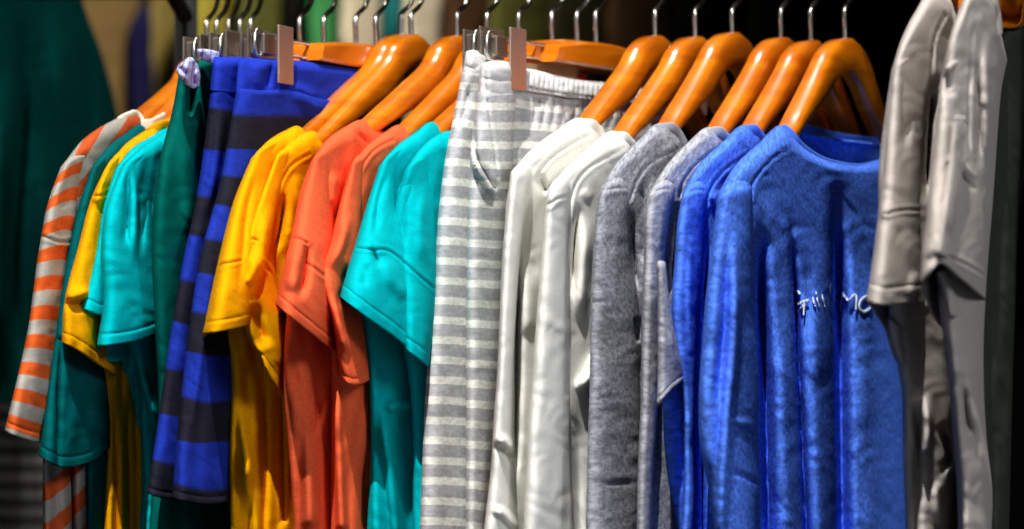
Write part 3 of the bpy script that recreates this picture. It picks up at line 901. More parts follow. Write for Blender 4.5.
cloth('sleeve', p, [[(252, 159), (262, 148), (276, 140), (288, 144)],
                    [(236, 198), (248, 186), (264, 180), (276, 186)],
                    [(222, 250), (234, 242), (250, 240), (264, 246)],
                    [(213, 290), (226, 286), (244, 284), (258, 290)],
                    [(204, 334), (220, 331), (238, 327), (254, 322)]], M['yellow'], t, T=.018, n0=.005, drape=(0, .02), seed=24, soft=0.007,
      back_rows=[[(252, 159), (262, 148), (276, 140), (288, 144)],
                 [(236, 198), (248, 186), (264, 180), (276, 186)],
                 [(222, 250), (234, 242), (250, 240), (264, 246)],
                 [(213, 290), (226, 286), (244, 284), (258, 290)],
                 [(204, 337), (220, 353), (236, 372), (252, 392)]],
      seams=[[(216, 269), (226, 264), (240, 261)]], hem=11,
      folds=[([(258, 165), (248, 200), (242, 250), (238, 300)], -1.5, 4)])
p = H['yb']
t = garment('yellow_tee', 'bright mustard tee overlapping the other, next to the coral tees', 't-shirt', p, 'bright mustard tees')
cloth('body', p, [[(276, 160), (290, 143), (304, 134), (313, 132), (322, 142), (350, 148)],
                  [(262, 200), (278, 190), (296, 185), (312, 182), (330, 182), (350, 182)],
                  [(250, 290), (264, 290), (278, 290), (292, 290), (306, 290), (330, 290)],
                  [(262, 380), (270, 380), (278, 380), (290, 380), (300, 380), (320, 380)],
                  [(266, 450), (272, 450), (279, 450), (290, 450), (300, 450), (320, 450)],
                  [(262, 535), (270, 535), (280, 535), (290, 535), (300, 535), (320, 535)]], M['yellow'], t, T=.007, drape=(.002, .018), seed=25,
      seams=[[(308, 154), (292, 164), (280, 182), (272, 205), (266, 240)]],
      folds=[([(284, 190), (282, 215), (270, 260)], -4, 4), ([(300, 170), (292, 210), (290, 260)], 2, 8), ([(282, 400), (283, 520)], -4, 3)])
cloth('sleeve', p, [[(275, 162), (280, 152), (290, 148), (298, 152)],
                    [(258, 205), (264, 198), (272, 196), (280, 204)],
                    [(242, 250), (252, 242), (262, 244), (274, 256)],
                    [(236, 300), (250, 300), (266, 305), (284, 312)],
                    [(250, 342), (262, 345), (275, 345), (290, 345)],
                    [(262, 352), (268, 372), (275, 384), (282, 392)]], M['yellow'], t, T=.014, n0=.005, drape=(0, .02), seed=26, soft=0.007,
      seams=[[(240, 243), (250, 239), (258, 241)], [(262, 263), (270, 274), (276, 292), (279, 300)]], hem=9,
      folds=[([(268, 200), (262, 250), (252, 290)], 3, 6), ([(256, 250), (250, 276), (240, 290)], 3, 5), ([(252, 300), (258, 325), (266, 350)], -4, 6)])

CO = 'coral tees'
p = H['ca']
t = garment('coral_tee', 'coral tee right after the mustard tees, its folded sleeve tip catching the light', 't-shirt', p, CO)
cloth('body', p, [[(313, 160), (328, 140), (345, 128), (361, 121), (374, 128), (400, 140)],
                  [(302, 190), (320, 180), (340, 175), (360, 175), (380, 175), (400, 175)],
                  [(290, 290), (306, 290), (322, 290), (338, 290), (360, 290), (380, 290)],
                  [(285, 380), (298, 380), (312, 380), (328, 380), (350, 380), (370, 380)],
                  [(290, 450), (302, 450), (314, 450), (328, 450), (345, 450), (365, 450)],
                  [(296, 535), (306, 535), (318, 535), (330, 535), (345, 535), (365, 535)]], M['coral'], t, T=.007, drape=(.002, .018), seed=27,
      folds=[([(356, 132), (366, 144)], -2.5, 3), ([(324, 165), (318, 200), (310, 250)], -2.5, 5), ([(335, 170), (332, 210)], 2, 6),
             ([(302, 380), (308, 440), (311, 520)], 3, 6), ([(322, 395), (312, 440)], -2.5, 4)])
cloth('sleeve', p, [[(312, 162), (320, 152), (330, 148), (338, 152)],
                    [(302, 195), (312, 190), (324, 188), (334, 194)],
                    [(290, 245), (302, 242), (318, 242), (336, 248)],
                    [(283, 275), (297, 280), (315, 290), (336, 300)],
                    [(277, 304), (292, 318), (312, 334), (335, 352)]], M['coral'], t, T=.018, n0=.005, drape=(0, .02), seed=28, soft=0.007,
      back_rows=[[(312, 162), (320, 152), (330, 148), (338, 152)],
                    [(302, 195), (312, 190), (324, 188), (334, 194)],
                    [(290, 245), (302, 242), (318, 242), (336, 248)],
                    [(283, 275), (297, 280), (315, 290), (336, 300)],
                    [(277, 308), (292, 334), (312, 356), (335, 372)]],
      seams=[[(288, 240), (298, 239), (306, 243)], [(306, 262), (320, 274), (334, 284)]], hem=10,
      folds=[([(306, 240), (305, 270), (299, 302)], -5, 4), ([(296, 245), (290, 295)], 2.5, 6)])
p = H['cb']
t = garment('coral_tee', 'coral tee half hidden behind the turquoise sleeve, cuff hanging open', 't-shirt', p, CO)
cloth('body', p, [[(352, 165), (368, 146), (384, 134), (399, 126), (412, 134), (440, 145)],
                  [(344, 195), (358, 188), (375, 180), (395, 180), (420, 180), (440, 180)],
                  [(332, 290), (345, 290), (358, 290), (372, 290), (390, 290), (420, 290)],
                  [(332, 380), (342, 380), (352, 380), (365, 380), (380, 380), (400, 380)],
                  [(332, 450), (342, 450), (352, 450), (365, 450), (376, 450), (395, 450)],
                  [(332, 535), (342, 535), (352, 535), (365, 535), (376, 535), (395, 535)]], M['coral'], t, T=.006, drape=(.0015, .018), seed=29,
      seams=[[(392, 140), (374, 150), (360, 168), (352, 190), (345, 215)]],
      folds=[([(337, 370), (338, 440), (342, 525)], 4, 4), ([(350, 220), (346, 240)], -3, 4)])
cloth('sleeve', p, [[(352, 167), (356, 158), (364, 154), (370, 158)],
                    [(342, 200), (348, 196), (356, 194), (364, 200)],
                    [(332, 240), (340, 238), (352, 240), (364, 250)],
                    [(320, 276), (332, 288), (345, 300), (362, 306)],
                    [(330, 310), (340, 325), (352, 335), (366, 340)],
                    [(342, 376), (350, 384), (360, 384), (369, 380)]], M['coral'], t, T=.014, n0=.005, drape=(0, .02), seed=30, soft=0.006,
      back_rows=[[(352, 167), (356, 158), (364, 154), (370, 158)],
                    [(342, 200), (348, 196), (356, 194), (364, 200)],
                    [(332, 240), (340, 238), (352, 240), (364, 250)],
                    [(320, 276), (332, 288), (345, 300), (362, 306)],
                    [(330, 310), (340, 325), (352, 335), (366, 340)],
                    [(342, 360), (350, 350), (360, 360), (369, 378)]],
      folds=[([(348, 210), (340, 245), (326, 272)], 3, 5), ([(340, 260), (345, 285), (338, 310)], -4, 5), ([(330, 290), (338, 320), (350, 360)], 3, 4)], hem=6)

TU = 'bright turquoise tees'
p = H['ta']
t = garment('turquoise_tee', 'bright turquoise tee beside the coral tees with a wide slanting sleeve hem', 't-shirt', p, TU)
cloth('body', p, [[(382, 165), (398, 146), (415, 134), (432, 123), (444, 132), (470, 140)],
                  [(372, 195), (392, 185), (412, 180), (430, 180), (450, 180), (470, 180)],
                  [(362, 290), (380, 290), (400, 290), (415, 290), (430, 290), (450, 290)],
                  [(370, 380), (382, 380), (395, 380), (410, 380), (424, 380), (445, 380)],
                  [(372, 450), (384, 450), (396, 450), (410, 450), (424, 450), (445, 450)],
                  [(368, 535), (384, 535), (398, 535), (412, 535), (424, 535), (445, 535)]], M['teal'], t, T=.006, drape=(.0015, .02), seed=31,
      folds=[([(384, 400), (384, 420), (390, 470), (396, 529)], 4, 5), ([(380, 410), (400, 405), (418, 406)], 3, 5), ([(372, 440), (376, 529)], 2, 5)])
cloth('sleeve', p, [[(380, 167), (390, 154), (402, 146), (412, 150)],
                    [(368, 205), (382, 192), (398, 186), (412, 190)],
                    [(356, 246), (376, 240), (400, 240), (424, 246)],
                    [(348, 272), (370, 274), (398, 284), (430, 302)],
                    [(341, 297), (365, 316), (396, 338), (429, 368)]], M['teal'], t, T=.018, n0=.005, drape=(0, .02), seed=32, soft=0.006,
      seams=[[(359, 249), (372, 250), (384, 250), (398, 258), (414, 274), (432, 296)]], hem=12,
      folds=[([(388, 165), (378, 200), (374, 240)], -2.2, 4), ([(400, 160), (396, 190), (398, 225)], -3.0, 5), ([(372, 250), (378, 264)], -5, 3), ([(384, 255), (392, 280), (408, 300)], 2.5, 8), ([(366, 262), (362, 290)], -1.2, 5)])
p = H['tb']
t = garment('turquoise_tee', 'bright turquoise tee pressed against the grey striped trousers', 't-shirt', p, TU)
cloth('body', p, [[(408, 168), (420, 150), (434, 138), (450, 132), (462, 140), (490, 150)],
                  [(398, 200), (412, 190), (430, 180), (446, 180), (465, 180), (490, 180)],
                  [(396, 290), (410, 290), (425, 290), (438, 290), (455, 290), (480, 290)],
                  [(412, 400), (420, 400), (428, 400), (434, 400), (440, 400), (470, 400)],
                  [(414, 535), (420, 535), (424, 535), (428, 535), (440, 535), (460, 535)]], M['teal'], t, T=.006, drape=(.001, .02), seed=33,
      folds=[([(425, 160), (422, 190), (424, 220)], -2, 6)])
cloth('sleeve', p, [[(406, 170), (414, 160), (424, 154), (436, 152)],
                    [(398, 205), (410, 196), (424, 190), (438, 190)],
                    [(400, 246), (412, 244), (426, 244), (440, 244)],
                    [(402, 290), (414, 292), (426, 296), (438, 296)],
                    [(404, 346), (412, 354), (420, 360), (429, 367)]], M['teal'], t, T=.012, n0=.005, drape=(0, .02), seed=34, soft=0.006,
      seams=[[(404, 262), (418, 276), (437, 292)]], hem=12, folds=[([(412, 172), (404, 200), (402, 250)], -3, 5), ([(424, 180), (420, 230), (424, 270)], 2, 6)])

# ================================================================== grey striped trousers
ST = 'grey and white striped trousers'
p = H['c5']
t = garment('striped_trousers', 'grey and white striped trousers beside the turquoise tees, only the side in view', 'trousers', p, ST)
cloth('waistband', p, [[(467, 52), (473, 51), (481, 53), (492, 56)],
                       [(463, 76), (470, 76), (479, 78), (490, 80)]], M['waist_grey'], t, T=.006, n0=.001, drape=(0, .02), wr=.0008, seed=35,
      folds=[([(466, 66), (472, 68), (478, 66)], -1.5, 2)])
cloth('leg', p, [[(463, 72), (470, 72), (480, 73), (492, 75)],
                 [(457, 105), (465, 105), (476, 106), (490, 106)],
                 [(448, 150), (458, 150), (472, 151), (490, 151)],
                 [(440, 210), (452, 210), (468, 211), (490, 211)],
                 [(435, 290), (448, 290), (466, 291), (486, 291)],
                 [(428, 370), (444, 370), (466, 371), (480, 371)],
                 [(424, 450), (440, 450), (466, 451), (478, 451)],
                 [(421, 535), (438, 535), (466, 536), (478, 536)]], M['stripe_grey'], t, T=.008, drape=(.0006, .03), seed=36, topround=.04,
      folds=[([(470, 80), (464, 110), (458, 130)], -2, 4)])
p = H['c6']
t = garment('striped_trousers', 'grey and white striped trousers with gathered elastic waist and slanting pocket', 'trousers', p, ST)
cloth('waistband', p, [[(482, 64), (492, 62), (503, 62), (513, 65)],
                       [(480, 80), (492, 80), (503, 80), (514, 81)],
                       [(479, 100), (490, 98), (503, 97), (514, 98)]], M['waist_grey'], t, T=.008, n0=.004, drape=(0, .02), wr=.0006, seed=37,
      folds=[([(485, 70), (486, 98)], -2, 2), ([(484, 79), (500, 80), (514, 80)], -1.5, 2)], stitches=[[(485, 96), (513, 95)]])
gath = []
for i in range(26):
    x = 522 + i * 4.9
    gath.append(([(x + 1, 72 + (x - 520) * .14), (x, 88 + (x - 520) * .15)], 2.6, 1.5))
cloth('waistband', p, [[(512, 68), (530, 70), (552, 75), (585, 81), (620, 84), (645, 88), (670, 92)],
                       [(513, 88), (528, 91), (552, 95), (585, 99), (620, 101), (645, 105), (670, 108)]], M['waist_grey'], t, T=.006, n0=.001, drape=(0, .02),
      wr=.0006, seed=38, folds=gath, stitches=[[(514, 84), (552, 92), (585, 96), (620, 98), (660, 103)]])
gath2 = []
for i in range(14):
    x = 526 + i * 9.5
    gath2.append(([(x, 92 + (x - 520) * .14), (x - 1, 108 + (x - 520) * .12), (x - 4, 128)], -1.6, 2.2))
cloth('seat', p, [[(512, 84), (530, 90), (552, 94), (585, 98), (620, 100), (645, 104), (670, 107)],
                  [(510, 120), (530, 122), (555, 124), (585, 126), (620, 128), (645, 130), (670, 132)],
                  [(508, 180), (530, 182), (555, 184), (585, 186), (620, 188), (645, 190), (670, 192)],
                  [(505, 260), (520, 260), (540, 260), (560, 262), (585, 262), (610, 262), (640, 262)],
                  [(500, 380), (512, 380), (525, 380), (540, 380), (560, 380), (580, 380), (600, 380)],
                  [(488, 535), (500, 535), (512, 535), (530, 535), (550, 535), (565, 535), (580, 535)]], M['stripe_grey'], t, T=.007, n0=-.0005, drape=(.0015, .03), seed=39, topround=.04,
      folds=gath2 + [([(538, 98), (539, 106)], -4, 3)], seams=[[(565, 112), (568, 140), (566, 175)]])
cloth('leg', p, [[(479, 92), (490, 92), (503, 92), (515, 92)],
                 [(474, 128), (486, 128), (500, 128), (513, 128)],
                 [(470, 175), (482, 175), (496, 176), (511, 176)],
                 [(468, 235), (480, 235), (492, 236), (505, 236)],
                 [(467, 310), (478, 310), (490, 311), (501, 311)],
                 [(467, 380), (476, 380), (486, 381), (496, 381)],
                 [(467, 450), (474, 450), (484, 451), (490, 451)],
                 [(467, 535), (472, 535), (480, 536), (485, 536)]], M['stripe_grey'], t, T=.008, n0=.004, drape=(.0004, .03), seed=40, topround=.04,
      seams=[[(487, 100), (490, 125), (494, 150), (497, 178)]],
      folds=[([(472, 125), (471, 140), (474, 160), (482, 176), (490, 190)], 6, 2.6), ([(475, 126), (475, 140), (478, 160), (486, 176), (493, 188)], -7, 2.2)])
# hang tag with a red label behind the waistband
tg = thing('price_tag', 'tan card swing tag tucked behind the gathered trouser waistband', 'price tag', tuple(p.at(550, 66, -.010)))
def card(name, pl, pts, n, th, mat, parent):
    V = [pl.at(x, y, n + e) for e in (-th, th) for x, y in pts]
    k = len(pts)
    F = [tuple(range(k)), tuple(range(k, 2 * k))[::-1]] + [(i, i + k, (i + 1) % k + k, (i + 1) % k) for i in range(k)]
    return mesh_obj(name, V, F, mat, parent, smooth=False)
card('card', p, [(526, 63), (577, 64), (577, 84), (526, 84)], -.003, .0003, M['card'], tg)
t3 = card('size_label', p, [(577.5, 74.5), (587, 75), (586, 84), (577.5, 84)], -.003, .0003, M['red'], t)
t3['label'] = 'red woven size label'

# ================================================================== white, grey, blue tops
WT = 'white long-sleeve tops'
p = H['wa']
t = garment('white_tee', 'white long-sleeve top hanging against the grey striped trousers', 'long-sleeve top', p, WT)
cloth('body', p, [[(513, 172), (530, 152), (556, 132), (580, 119), (594, 124), (604, 140), (630, 155)],
                  [(508, 200), (530, 190), (556, 182), (580, 175), (600, 172), (615, 172), (630, 172)],
                  [(505, 270), (518, 270), (535, 270), (552, 270), (570, 270), (590, 270), (610, 270)],
                  [(500, 380), (512, 380), (524, 380), (536, 380), (552, 380), (575, 380), (600, 380)],
                  [(500, 535), (510, 535), (520, 535), (532, 535), (550, 535), (575, 535), (600, 535)]], M['white'], t, T=.006, drape=(.001, .02), seed=41,
      seams=[[(590, 134), (570, 144), (550, 158), (536, 175)]],
      folds=[([(536, 172), (542, 185), (548, 196)], -3, 4), ([(517, 220), (516, 350), (514, 500)], -6, 4.5), ([(532, 260), (528, 340)], 2, 7)])
cloth('sleeve', p, [[(512, 172), (518, 166), (526, 164), (532, 170)],
                    [(508, 205), (513, 201), (520, 200), (527, 204)],
                    [(504, 250), (509, 249), (515, 249), (520, 250)],
                    [(501, 310), (506, 310), (511, 310), (515, 311)],
                    [(498, 380), (503, 380), (508, 380), (512, 381)],
                    [(495, 420), (500, 420), (507, 420), (512, 421)],
                    [(492, 470), (498, 470), (506, 470), (514, 472)],
                    [(485, 535), (495, 535), (506, 535), (518, 535)]], M['white'], t, T=.006, n0=.004, drape=(0, .02), seed=42,
      folds=[([(495, 437), (504, 442), (512, 452)], 3.5, 4), ([(496, 444), (505, 452), (512, 462)], -3, 4), ([(492, 508), (503, 514), (514, 526)], 3, 4)])
neckband(p, [(576, 120, .001), (586, 119, .005), (597, 125, .006), (603, 134, .007)], M['white'], t)
p = H['wb']
t = garment('white_tee', 'white long-sleeve top next to the dark grey melange top', 'long-sleeve top', p, WT)
cloth('body', p, [[(552, 186), (570, 165), (592, 146), (614, 132), (626, 138), (636, 150), (660, 165)],
                  [(546, 215), (565, 205), (588, 195), (605, 190), (625, 190), (640, 190), (660, 190)],
                  [(545, 280), (560, 280), (574, 280), (588, 280), (602, 280), (620, 280), (640, 280)],
                  [(540, 375), (556, 375), (570, 375), (584, 375), (597, 375), (610, 375), (630, 375)],
                  [(540, 430), (554, 430), (566, 430), (578, 430), (591, 430), (606, 430), (625, 430)],
                  [(535, 535), (552, 535), (566, 535), (578, 535), (588, 535), (602, 535), (620, 535)]], M['white'], t, T=.007, drape=(.001, .02), seed=43,
      seams=[[(624, 148), (604, 158), (588, 168), (577, 180), (570, 200), (568, 225)]],
      folds=[([(578, 200), (574, 240), (572, 300)], -4, 4), ([(588, 210), (584, 260), (578, 330)], 3.5, 6),
             ([(596, 350), (592, 372), (574, 392)], 5, 5), ([(572, 400), (576, 460), (578, 529)], -2, 7), ([(580, 190), (590, 200)], .8, 5)])
cloth('sleeve', p, [[(550, 188), (556, 180), (564, 176), (571, 182)],
                    [(546, 215), (552, 209), (560, 207), (568, 212)],
                    [(542, 260), (550, 259), (560, 259), (569, 260)],
                    [(537, 330), (548, 330), (560, 330), (571, 331)],
                    [(532, 400), (545, 400), (558, 400), (571, 401)],
                    [(529, 450), (542, 450), (556, 450), (570, 451)],
                    [(525, 535), (540, 535), (556, 535), (574, 535)]], M['white'], t, T=.006, n0=.004, drape=(.0005, .02), seed=44,
      seams=[[(548, 206), (556, 199), (568, 196)]],
      folds=[([(566, 400), (569, 470), (571, 529)], 1.5, 3)])
neckband(p, [(611, 133, .001), (620, 132, .005), (630, 139, .006), (637, 148, .007)], M['white'], t)

GT = 'grey melange tops'
p = H['ga']
t = garment('grey_tee', 'darker grey melange top beside the white tops, flat front with a small slit', 'top', p, GT)
cloth('body', p, [[(602, 188), (616, 165), (638, 142), (661, 124), (674, 128), (684, 142), (710, 160)],
                  [(598, 215), (615, 205), (636, 195), (655, 188), (672, 185), (690, 185), (710, 185)],
                  [(594, 290), (608, 290), (624, 290), (640, 290), (654, 290), (670, 290), (700, 290)],
                  [(592, 400), (606, 400), (622, 400), (638, 400), (650, 400), (665, 400), (690, 400)],
                  [(590, 535), (606, 535), (622, 535), (638, 535), (648, 535), (660, 535), (680, 535)]], M['grey'], t, T=.006, drape=(.0004, .03), seed=45,
      seams=[[(682, 146), (664, 154), (648, 164), (636, 180), (629, 200)]],
      folds=[([(629, 205), (632, 240), (637, 300)], -4, 4.5), ([(648, 206), (647, 245), (642, 290)], 2.5, 3.5), ([(655, 175), (652, 200), (650, 230)], 2, 6), ([(640, 190), (648, 215)], -2, 3)])
cloth('sleeve', p, [[(601, 190), (608, 182), (618, 178), (628, 184)],
                    [(597, 215), (606, 210), (617, 208), (628, 212)],
                    [(594, 260), (604, 260), (617, 260), (630, 262)],
                    [(592, 310), (606, 310), (622, 310), (640, 312)],
                    [(591, 380), (606, 380), (622, 380), (641, 381)],
                    [(589, 450), (606, 450), (622, 450), (642, 450)],
                    [(587, 535), (604, 535), (622, 535), (640, 535)]], M['grey'], t, T=.0055, n0=.004, drape=(.0003, .03), seed=46,
      seams=[[(600, 193), (612, 189), (626, 188)]],
      folds=[([(635.5, 320), (636, 330), (636.5, 340)], -22, 1.6), ([(637, 340), (640, 400), (643, 470)], -1.5, 1.5), ([(590, 474), (612, 476), (640, 474)], .3, 5), ([(590, 482), (612, 484), (640, 482)], -.4, 3), ([(628, 215), (634, 270), (637, 310)], 1.5, 4)])
neckband(p, [(656, 126, .001), (667, 123, .005), (678, 130, .006), (684, 141, .007)], M['grey'], t)
p = H['gb']
t = garment('grey_tee', 'lighter grey melange top beside the blue sweatshirts, hemmed sleeve end in view', 'top', p, GT)
cloth('body', p, [[(652, 190), (668, 165), (688, 144), (710, 128), (722, 132), (732, 145), (760, 160)],
                  [(648, 215), (662, 205), (680, 195), (700, 190), (715, 188), (735, 188), (760, 188)],
                  [(644, 290), (652, 290), (658, 290), (668, 290), (690, 290), (710, 290), (740, 290)],
                  [(642, 400), (648, 400), (654, 400), (662, 400), (680, 400), (700, 400), (730, 400)],
                  [(640, 535), (644, 535), (648, 535), (652, 535), (672, 535), (700, 535), (730, 535)]], M['grey2'], t, T=.005, drape=(.0004, .03), seed=47,
      seams=[[(728, 146), (708, 154), (694, 165), (683, 180), (678, 198)]],
      folds=[([(680, 195), (676, 230), (670, 300)], -5, 5)])
cloth('sleeve', p, [[(650, 192), (657, 184), (666, 181), (674, 186)],
                    [(646, 215), (652, 212), (660, 211), (669, 214)],
                    [(645, 260), (650, 260), (657, 260), (664, 261)],
                    [(643, 330), (648, 330), (654, 330), (661, 331)],
                    [(642, 400), (647, 400), (652, 400), (658, 401)],
                    [(639, 470), (645, 470), (650, 470), (654, 471)],
                    [(638, 535), (643, 535), (648, 535), (651, 535)]], M['grey2'], t, T=.006, n0=.004, drape=(0, .03), seed=48,
      seams=[[(650, 194), (660, 190), (674, 188)]])
cloth('cuff', p, [[(658, 262), (660, 262), (662, 262), (664, 263)],
                  [(659, 310), (662, 310), (666, 311), (670, 314)],
                  [(659, 355), (666, 354), (674, 354), (680, 358)],
                  [(659, 380), (667, 374), (677, 370), (685, 374)],
                  [(658, 405), (664, 396), (674, 386), (684, 379)]], M['grey2'], t, T=.004, n0=.019, drape=(0, .03), seed=49, hem=6, topround=.1)
neckband(p, [(704, 130, .001), (715, 127, .005), (726, 134, .006), (733, 144, .007)], M['grey2'], t)

BL = 'blue sweatshirts'
p = H['ba']
t = garment('blue_sweatshirt', 'blue melange sweatshirt behind the printed one, only sleeve and shoulder in view', 'sweatshirt', p, BL)
cloth('body', p, [[(685, 190), (700, 165), (722, 144), (745, 126), (757, 130), (766, 144), (790, 160)],
                  [(680, 215), (698, 205), (716, 195), (735, 190), (752, 188), (770, 188), (790, 188)],
                  [(674, 290), (686, 290), (700, 290), (716, 290), (735, 290), (755, 290), (780, 290)],
                  [(664, 400), (674, 400), (686, 400), (704, 400), (730, 400), (750, 400), (780, 400)],
                  [(668, 470), (676, 470), (688, 470), (704, 470), (730, 470), (750, 470), (780, 470)],
                  [(680, 535), (686, 535), (692, 535), (704, 535), (730, 535), (750, 535), (780, 535)]], M['blue'], t, T=.006, drape=(.0005, .03), seed=50,
      seams=[[(764, 148), (744, 156), (726, 168), (712, 184), (705, 205)]],
      folds=[([(707, 205), (705, 280), (702, 400), (702, 529)], -7, 5), ([(712, 190), (718, 210)], 2, 4)])
cloth('sleeve', p, [[(684, 192), (691, 184), (700, 182), (708, 188)],
                    [(679, 220), (685, 215), (694, 213), (704, 218)],
                    [(676, 260), (684, 260), (693, 260), (702, 262)],
                    [(673, 310), (681, 310), (690, 310), (698, 311)],
                    [(676, 350), (683, 350), (690, 350), (696, 352)],
                    [(684, 400), (687, 400), (690, 400), (694, 400)],
                    [(685, 450), (688, 450), (690, 450), (693, 450)],
                    [(684, 500), (687, 500), (690, 502), (694, 506)],
                    [(682, 535), (686, 535), (689, 535), (692, 535)]], M['blue'], t, T=.006, n0=.004, drape=(0, .03), seed=51,
      seams=[[(683, 196), (692, 191), (705, 190)]], folds=[([(690, 240), (688, 300), (690, 350)], 1.6, 3)])
neckband(p, [(738, 129, .001), (749, 125, .005), (760, 132, .006), (767, 143, .007)], M['blue'], t)

p = H['bb']
t = garment('blue_sweatshirt', 'blue melange sweatshirt with white handwritten lettering and its neckline in view', 'sweatshirt', p, BL)
cloth('body', p, [[(721, 190), (736, 166), (758, 145), (782, 127), (793, 138), (808, 151), (830, 161), (858, 165), (886, 160), (910, 165)],
                  [(718, 215), (734, 205), (752, 196), (772, 188), (792, 184), (812, 184), (834, 186), (858, 188), (884, 188), (912, 190)],
                  [(714, 290), (736, 290), (756, 290), (776, 290), (796, 290), (814, 290), (838, 290), (862, 290), (884, 290), (908, 290)],
                  [(712, 400), (738, 400), (760, 400), (778, 400), (800, 400), (816, 400), (840, 400), (862, 400), (882, 400), (903, 400)],
                  [(708, 535), (740, 535), (766, 535), (786, 535), (804, 535), (820, 535), (842, 535), (864, 535), (884, 535), (906, 535)]],
      M['blue'], t, T=.013, backT=.004, drape=(.0003, .03), seed=52, keep='bb', wr=.0003, edge1=0,
      back_rows=[[(721, 190), (736, 166), (758, 145), (782, 127), (797, 132), (815, 136), (836, 140), (858, 142), (880, 146), (910, 165)],
                  [(718, 215), (734, 205), (752, 196), (772, 188), (792, 184), (812, 184), (834, 186), (858, 188), (884, 188), (912, 190)],
                  [(714, 290), (736, 290), (756, 290), (776, 290), (796, 290), (814, 290), (838, 290), (862, 290), (884, 290), (908, 290)],
                  [(712, 400), (738, 400), (760, 400), (778, 400), (800, 400), (816, 400), (840, 400), (862, 400), (882, 400), (903, 400)],
                  [(708, 535), (740, 535), (766, 535), (786, 535), (804, 535), (820, 535), (842, 535), (864, 535), (884, 535), (906, 535)]],
      seams=[[(796, 146), (780, 152), (764, 166), (752, 182), (749, 200)]],
      folds=[([(760, 205), (761, 300), (765, 400), (768, 535)], -14, 7), ([(783, 300), (785, 450), (790, 535)], 3, 9),
             ([(788, 205), (794.5, 290), (800, 400), (806, 535)], -10, 4), ([(816, 240), (816, 400), (820, 535)], 4, 9),
             ([(834, 170), (838, 290), (840, 400), (842, 535)], -13.5, 8), ([(868, 250), (868, 400), (872, 535)], 4, 13)])
cloth('sleeve', p, [[(720, 192), (728, 184), (740, 181), (752, 184)],
                    [(716, 220), (727, 215), (740, 213), (752, 216)],
                    [(711, 262), (724, 262), (740, 262), (753, 264)],
                    [(705, 320), (720, 320), (738, 320), (753, 321)],
                    [(703, 350), (718, 350), (737, 350), (756, 352)],
                    [(700, 400), (716, 400), (738, 400), (758, 398)],
                    [(702, 450), (716, 450), (738, 450), (756, 450)],
                    [(710, 490), (720, 490), (740, 490), (758, 490)],
                    [(716, 535), (724, 535), (742, 535), (757, 535)]], M['blue'], t, T=.010, n0=.008, drape=(0, .03), seed=53,
      seams=[[(719, 198), (728, 190), (738, 187), (751, 186)]],
      folds=[([(733, 200), (735, 290), (733, 350), (728, 400), (723, 470), (719, 530)], 3.5, 5), ([(725, 230), (722, 330), (714, 420)], -2, 5),
             ([(726, 472), (740, 475), (756, 484)], -2, 3), ([(726, 420), (750, 424)], 1, 4), ([(756, 368), (764, 382), (763, 390)], 2, 4)])
neckband(p, [(774, 131, .000), (783, 126, .003), (790, 133, .006), (801, 145, .0075), (815, 155, .008), (835, 162, .008), (858, 165, .008), (888, 160, .007)],
         M['blue'], t, half=.0026, rad=.0012)
neckband(p, [(800, 128, -.007), (825, 134, -.007), (850, 139, -.007), (884, 140, -.006)], M['blue'], t, half=.004, name='neckband_back')
# handwritten lettering: G, strokes, M, O
strokes = [[(794.5, 290), (799.7, 293.2)], [(798, 304), (803, 302), (808.6, 300.8)], [(804.6, 302.5), (803.7, 315.3)], [(798.8, 310.4), (804, 304.5)],
           [(813, 298), (814, 303), (815.5, 307.5)], [(816, 292.5), (817, 298.6), (819, 306.5)], [(821.9, 294.7), (824.3, 307)], [(829.7, 283), (829.3, 294.7)],
           [(840.5, 309.5), (842, 299), (844, 292)], [(844, 296), (847.5, 300)], [(849, 299.6), (855.3, 295), (856, 309.5)],
           [(870, 297), (865.6, 297), (860.7, 300.5), (859.2, 307.5), (863, 312.4), (868.5, 310), (873, 304), (870, 297)]]
for grp in ((0, 1, 2, 3), (4,), (5,), (6,), (7,), (8, 9, 10), (11,)):
    LV, LF = [], []
    for st in [strokes[g_] for g_ in grp]:
        q = catmull(st, chord(st), 12) if len(st) > 2 else catmull(st, chord(st), 6)
        P_ = np.array([on_surface('bb', x, y) for x, y in q])
        T_ = np.gradient(P_, axis=0); T_ /= np.linalg.norm(T_, axis=1)[:, None] + 1e-9
        b0 = len(LV)
        for c_, tn in zip(P_, T_):
            a_ = np.cross(tn, p.N); a_ /= np.linalg.norm(a_) + 1e-9
            for k_ in range(6):
                an = 2 * math.pi * k_ / 6
                LV.append(c_ + a_ * .0008 * math.cos(an) + p.N * .0004 * math.sin(an))
        for i in range(len(q) - 1):
            for k_ in range(6):
                LF.append((b0 + i * 6 + k_, b0 + i * 6 + (k_ + 1) % 6, b0 + (i + 1) * 6 + (k_ + 1) % 6, b0 + (i + 1) * 6 + k_))
    lo_ = mesh_obj('letter', LV, LF, M['thread'], t)
    lo_['label'] = 'white handwritten letter'

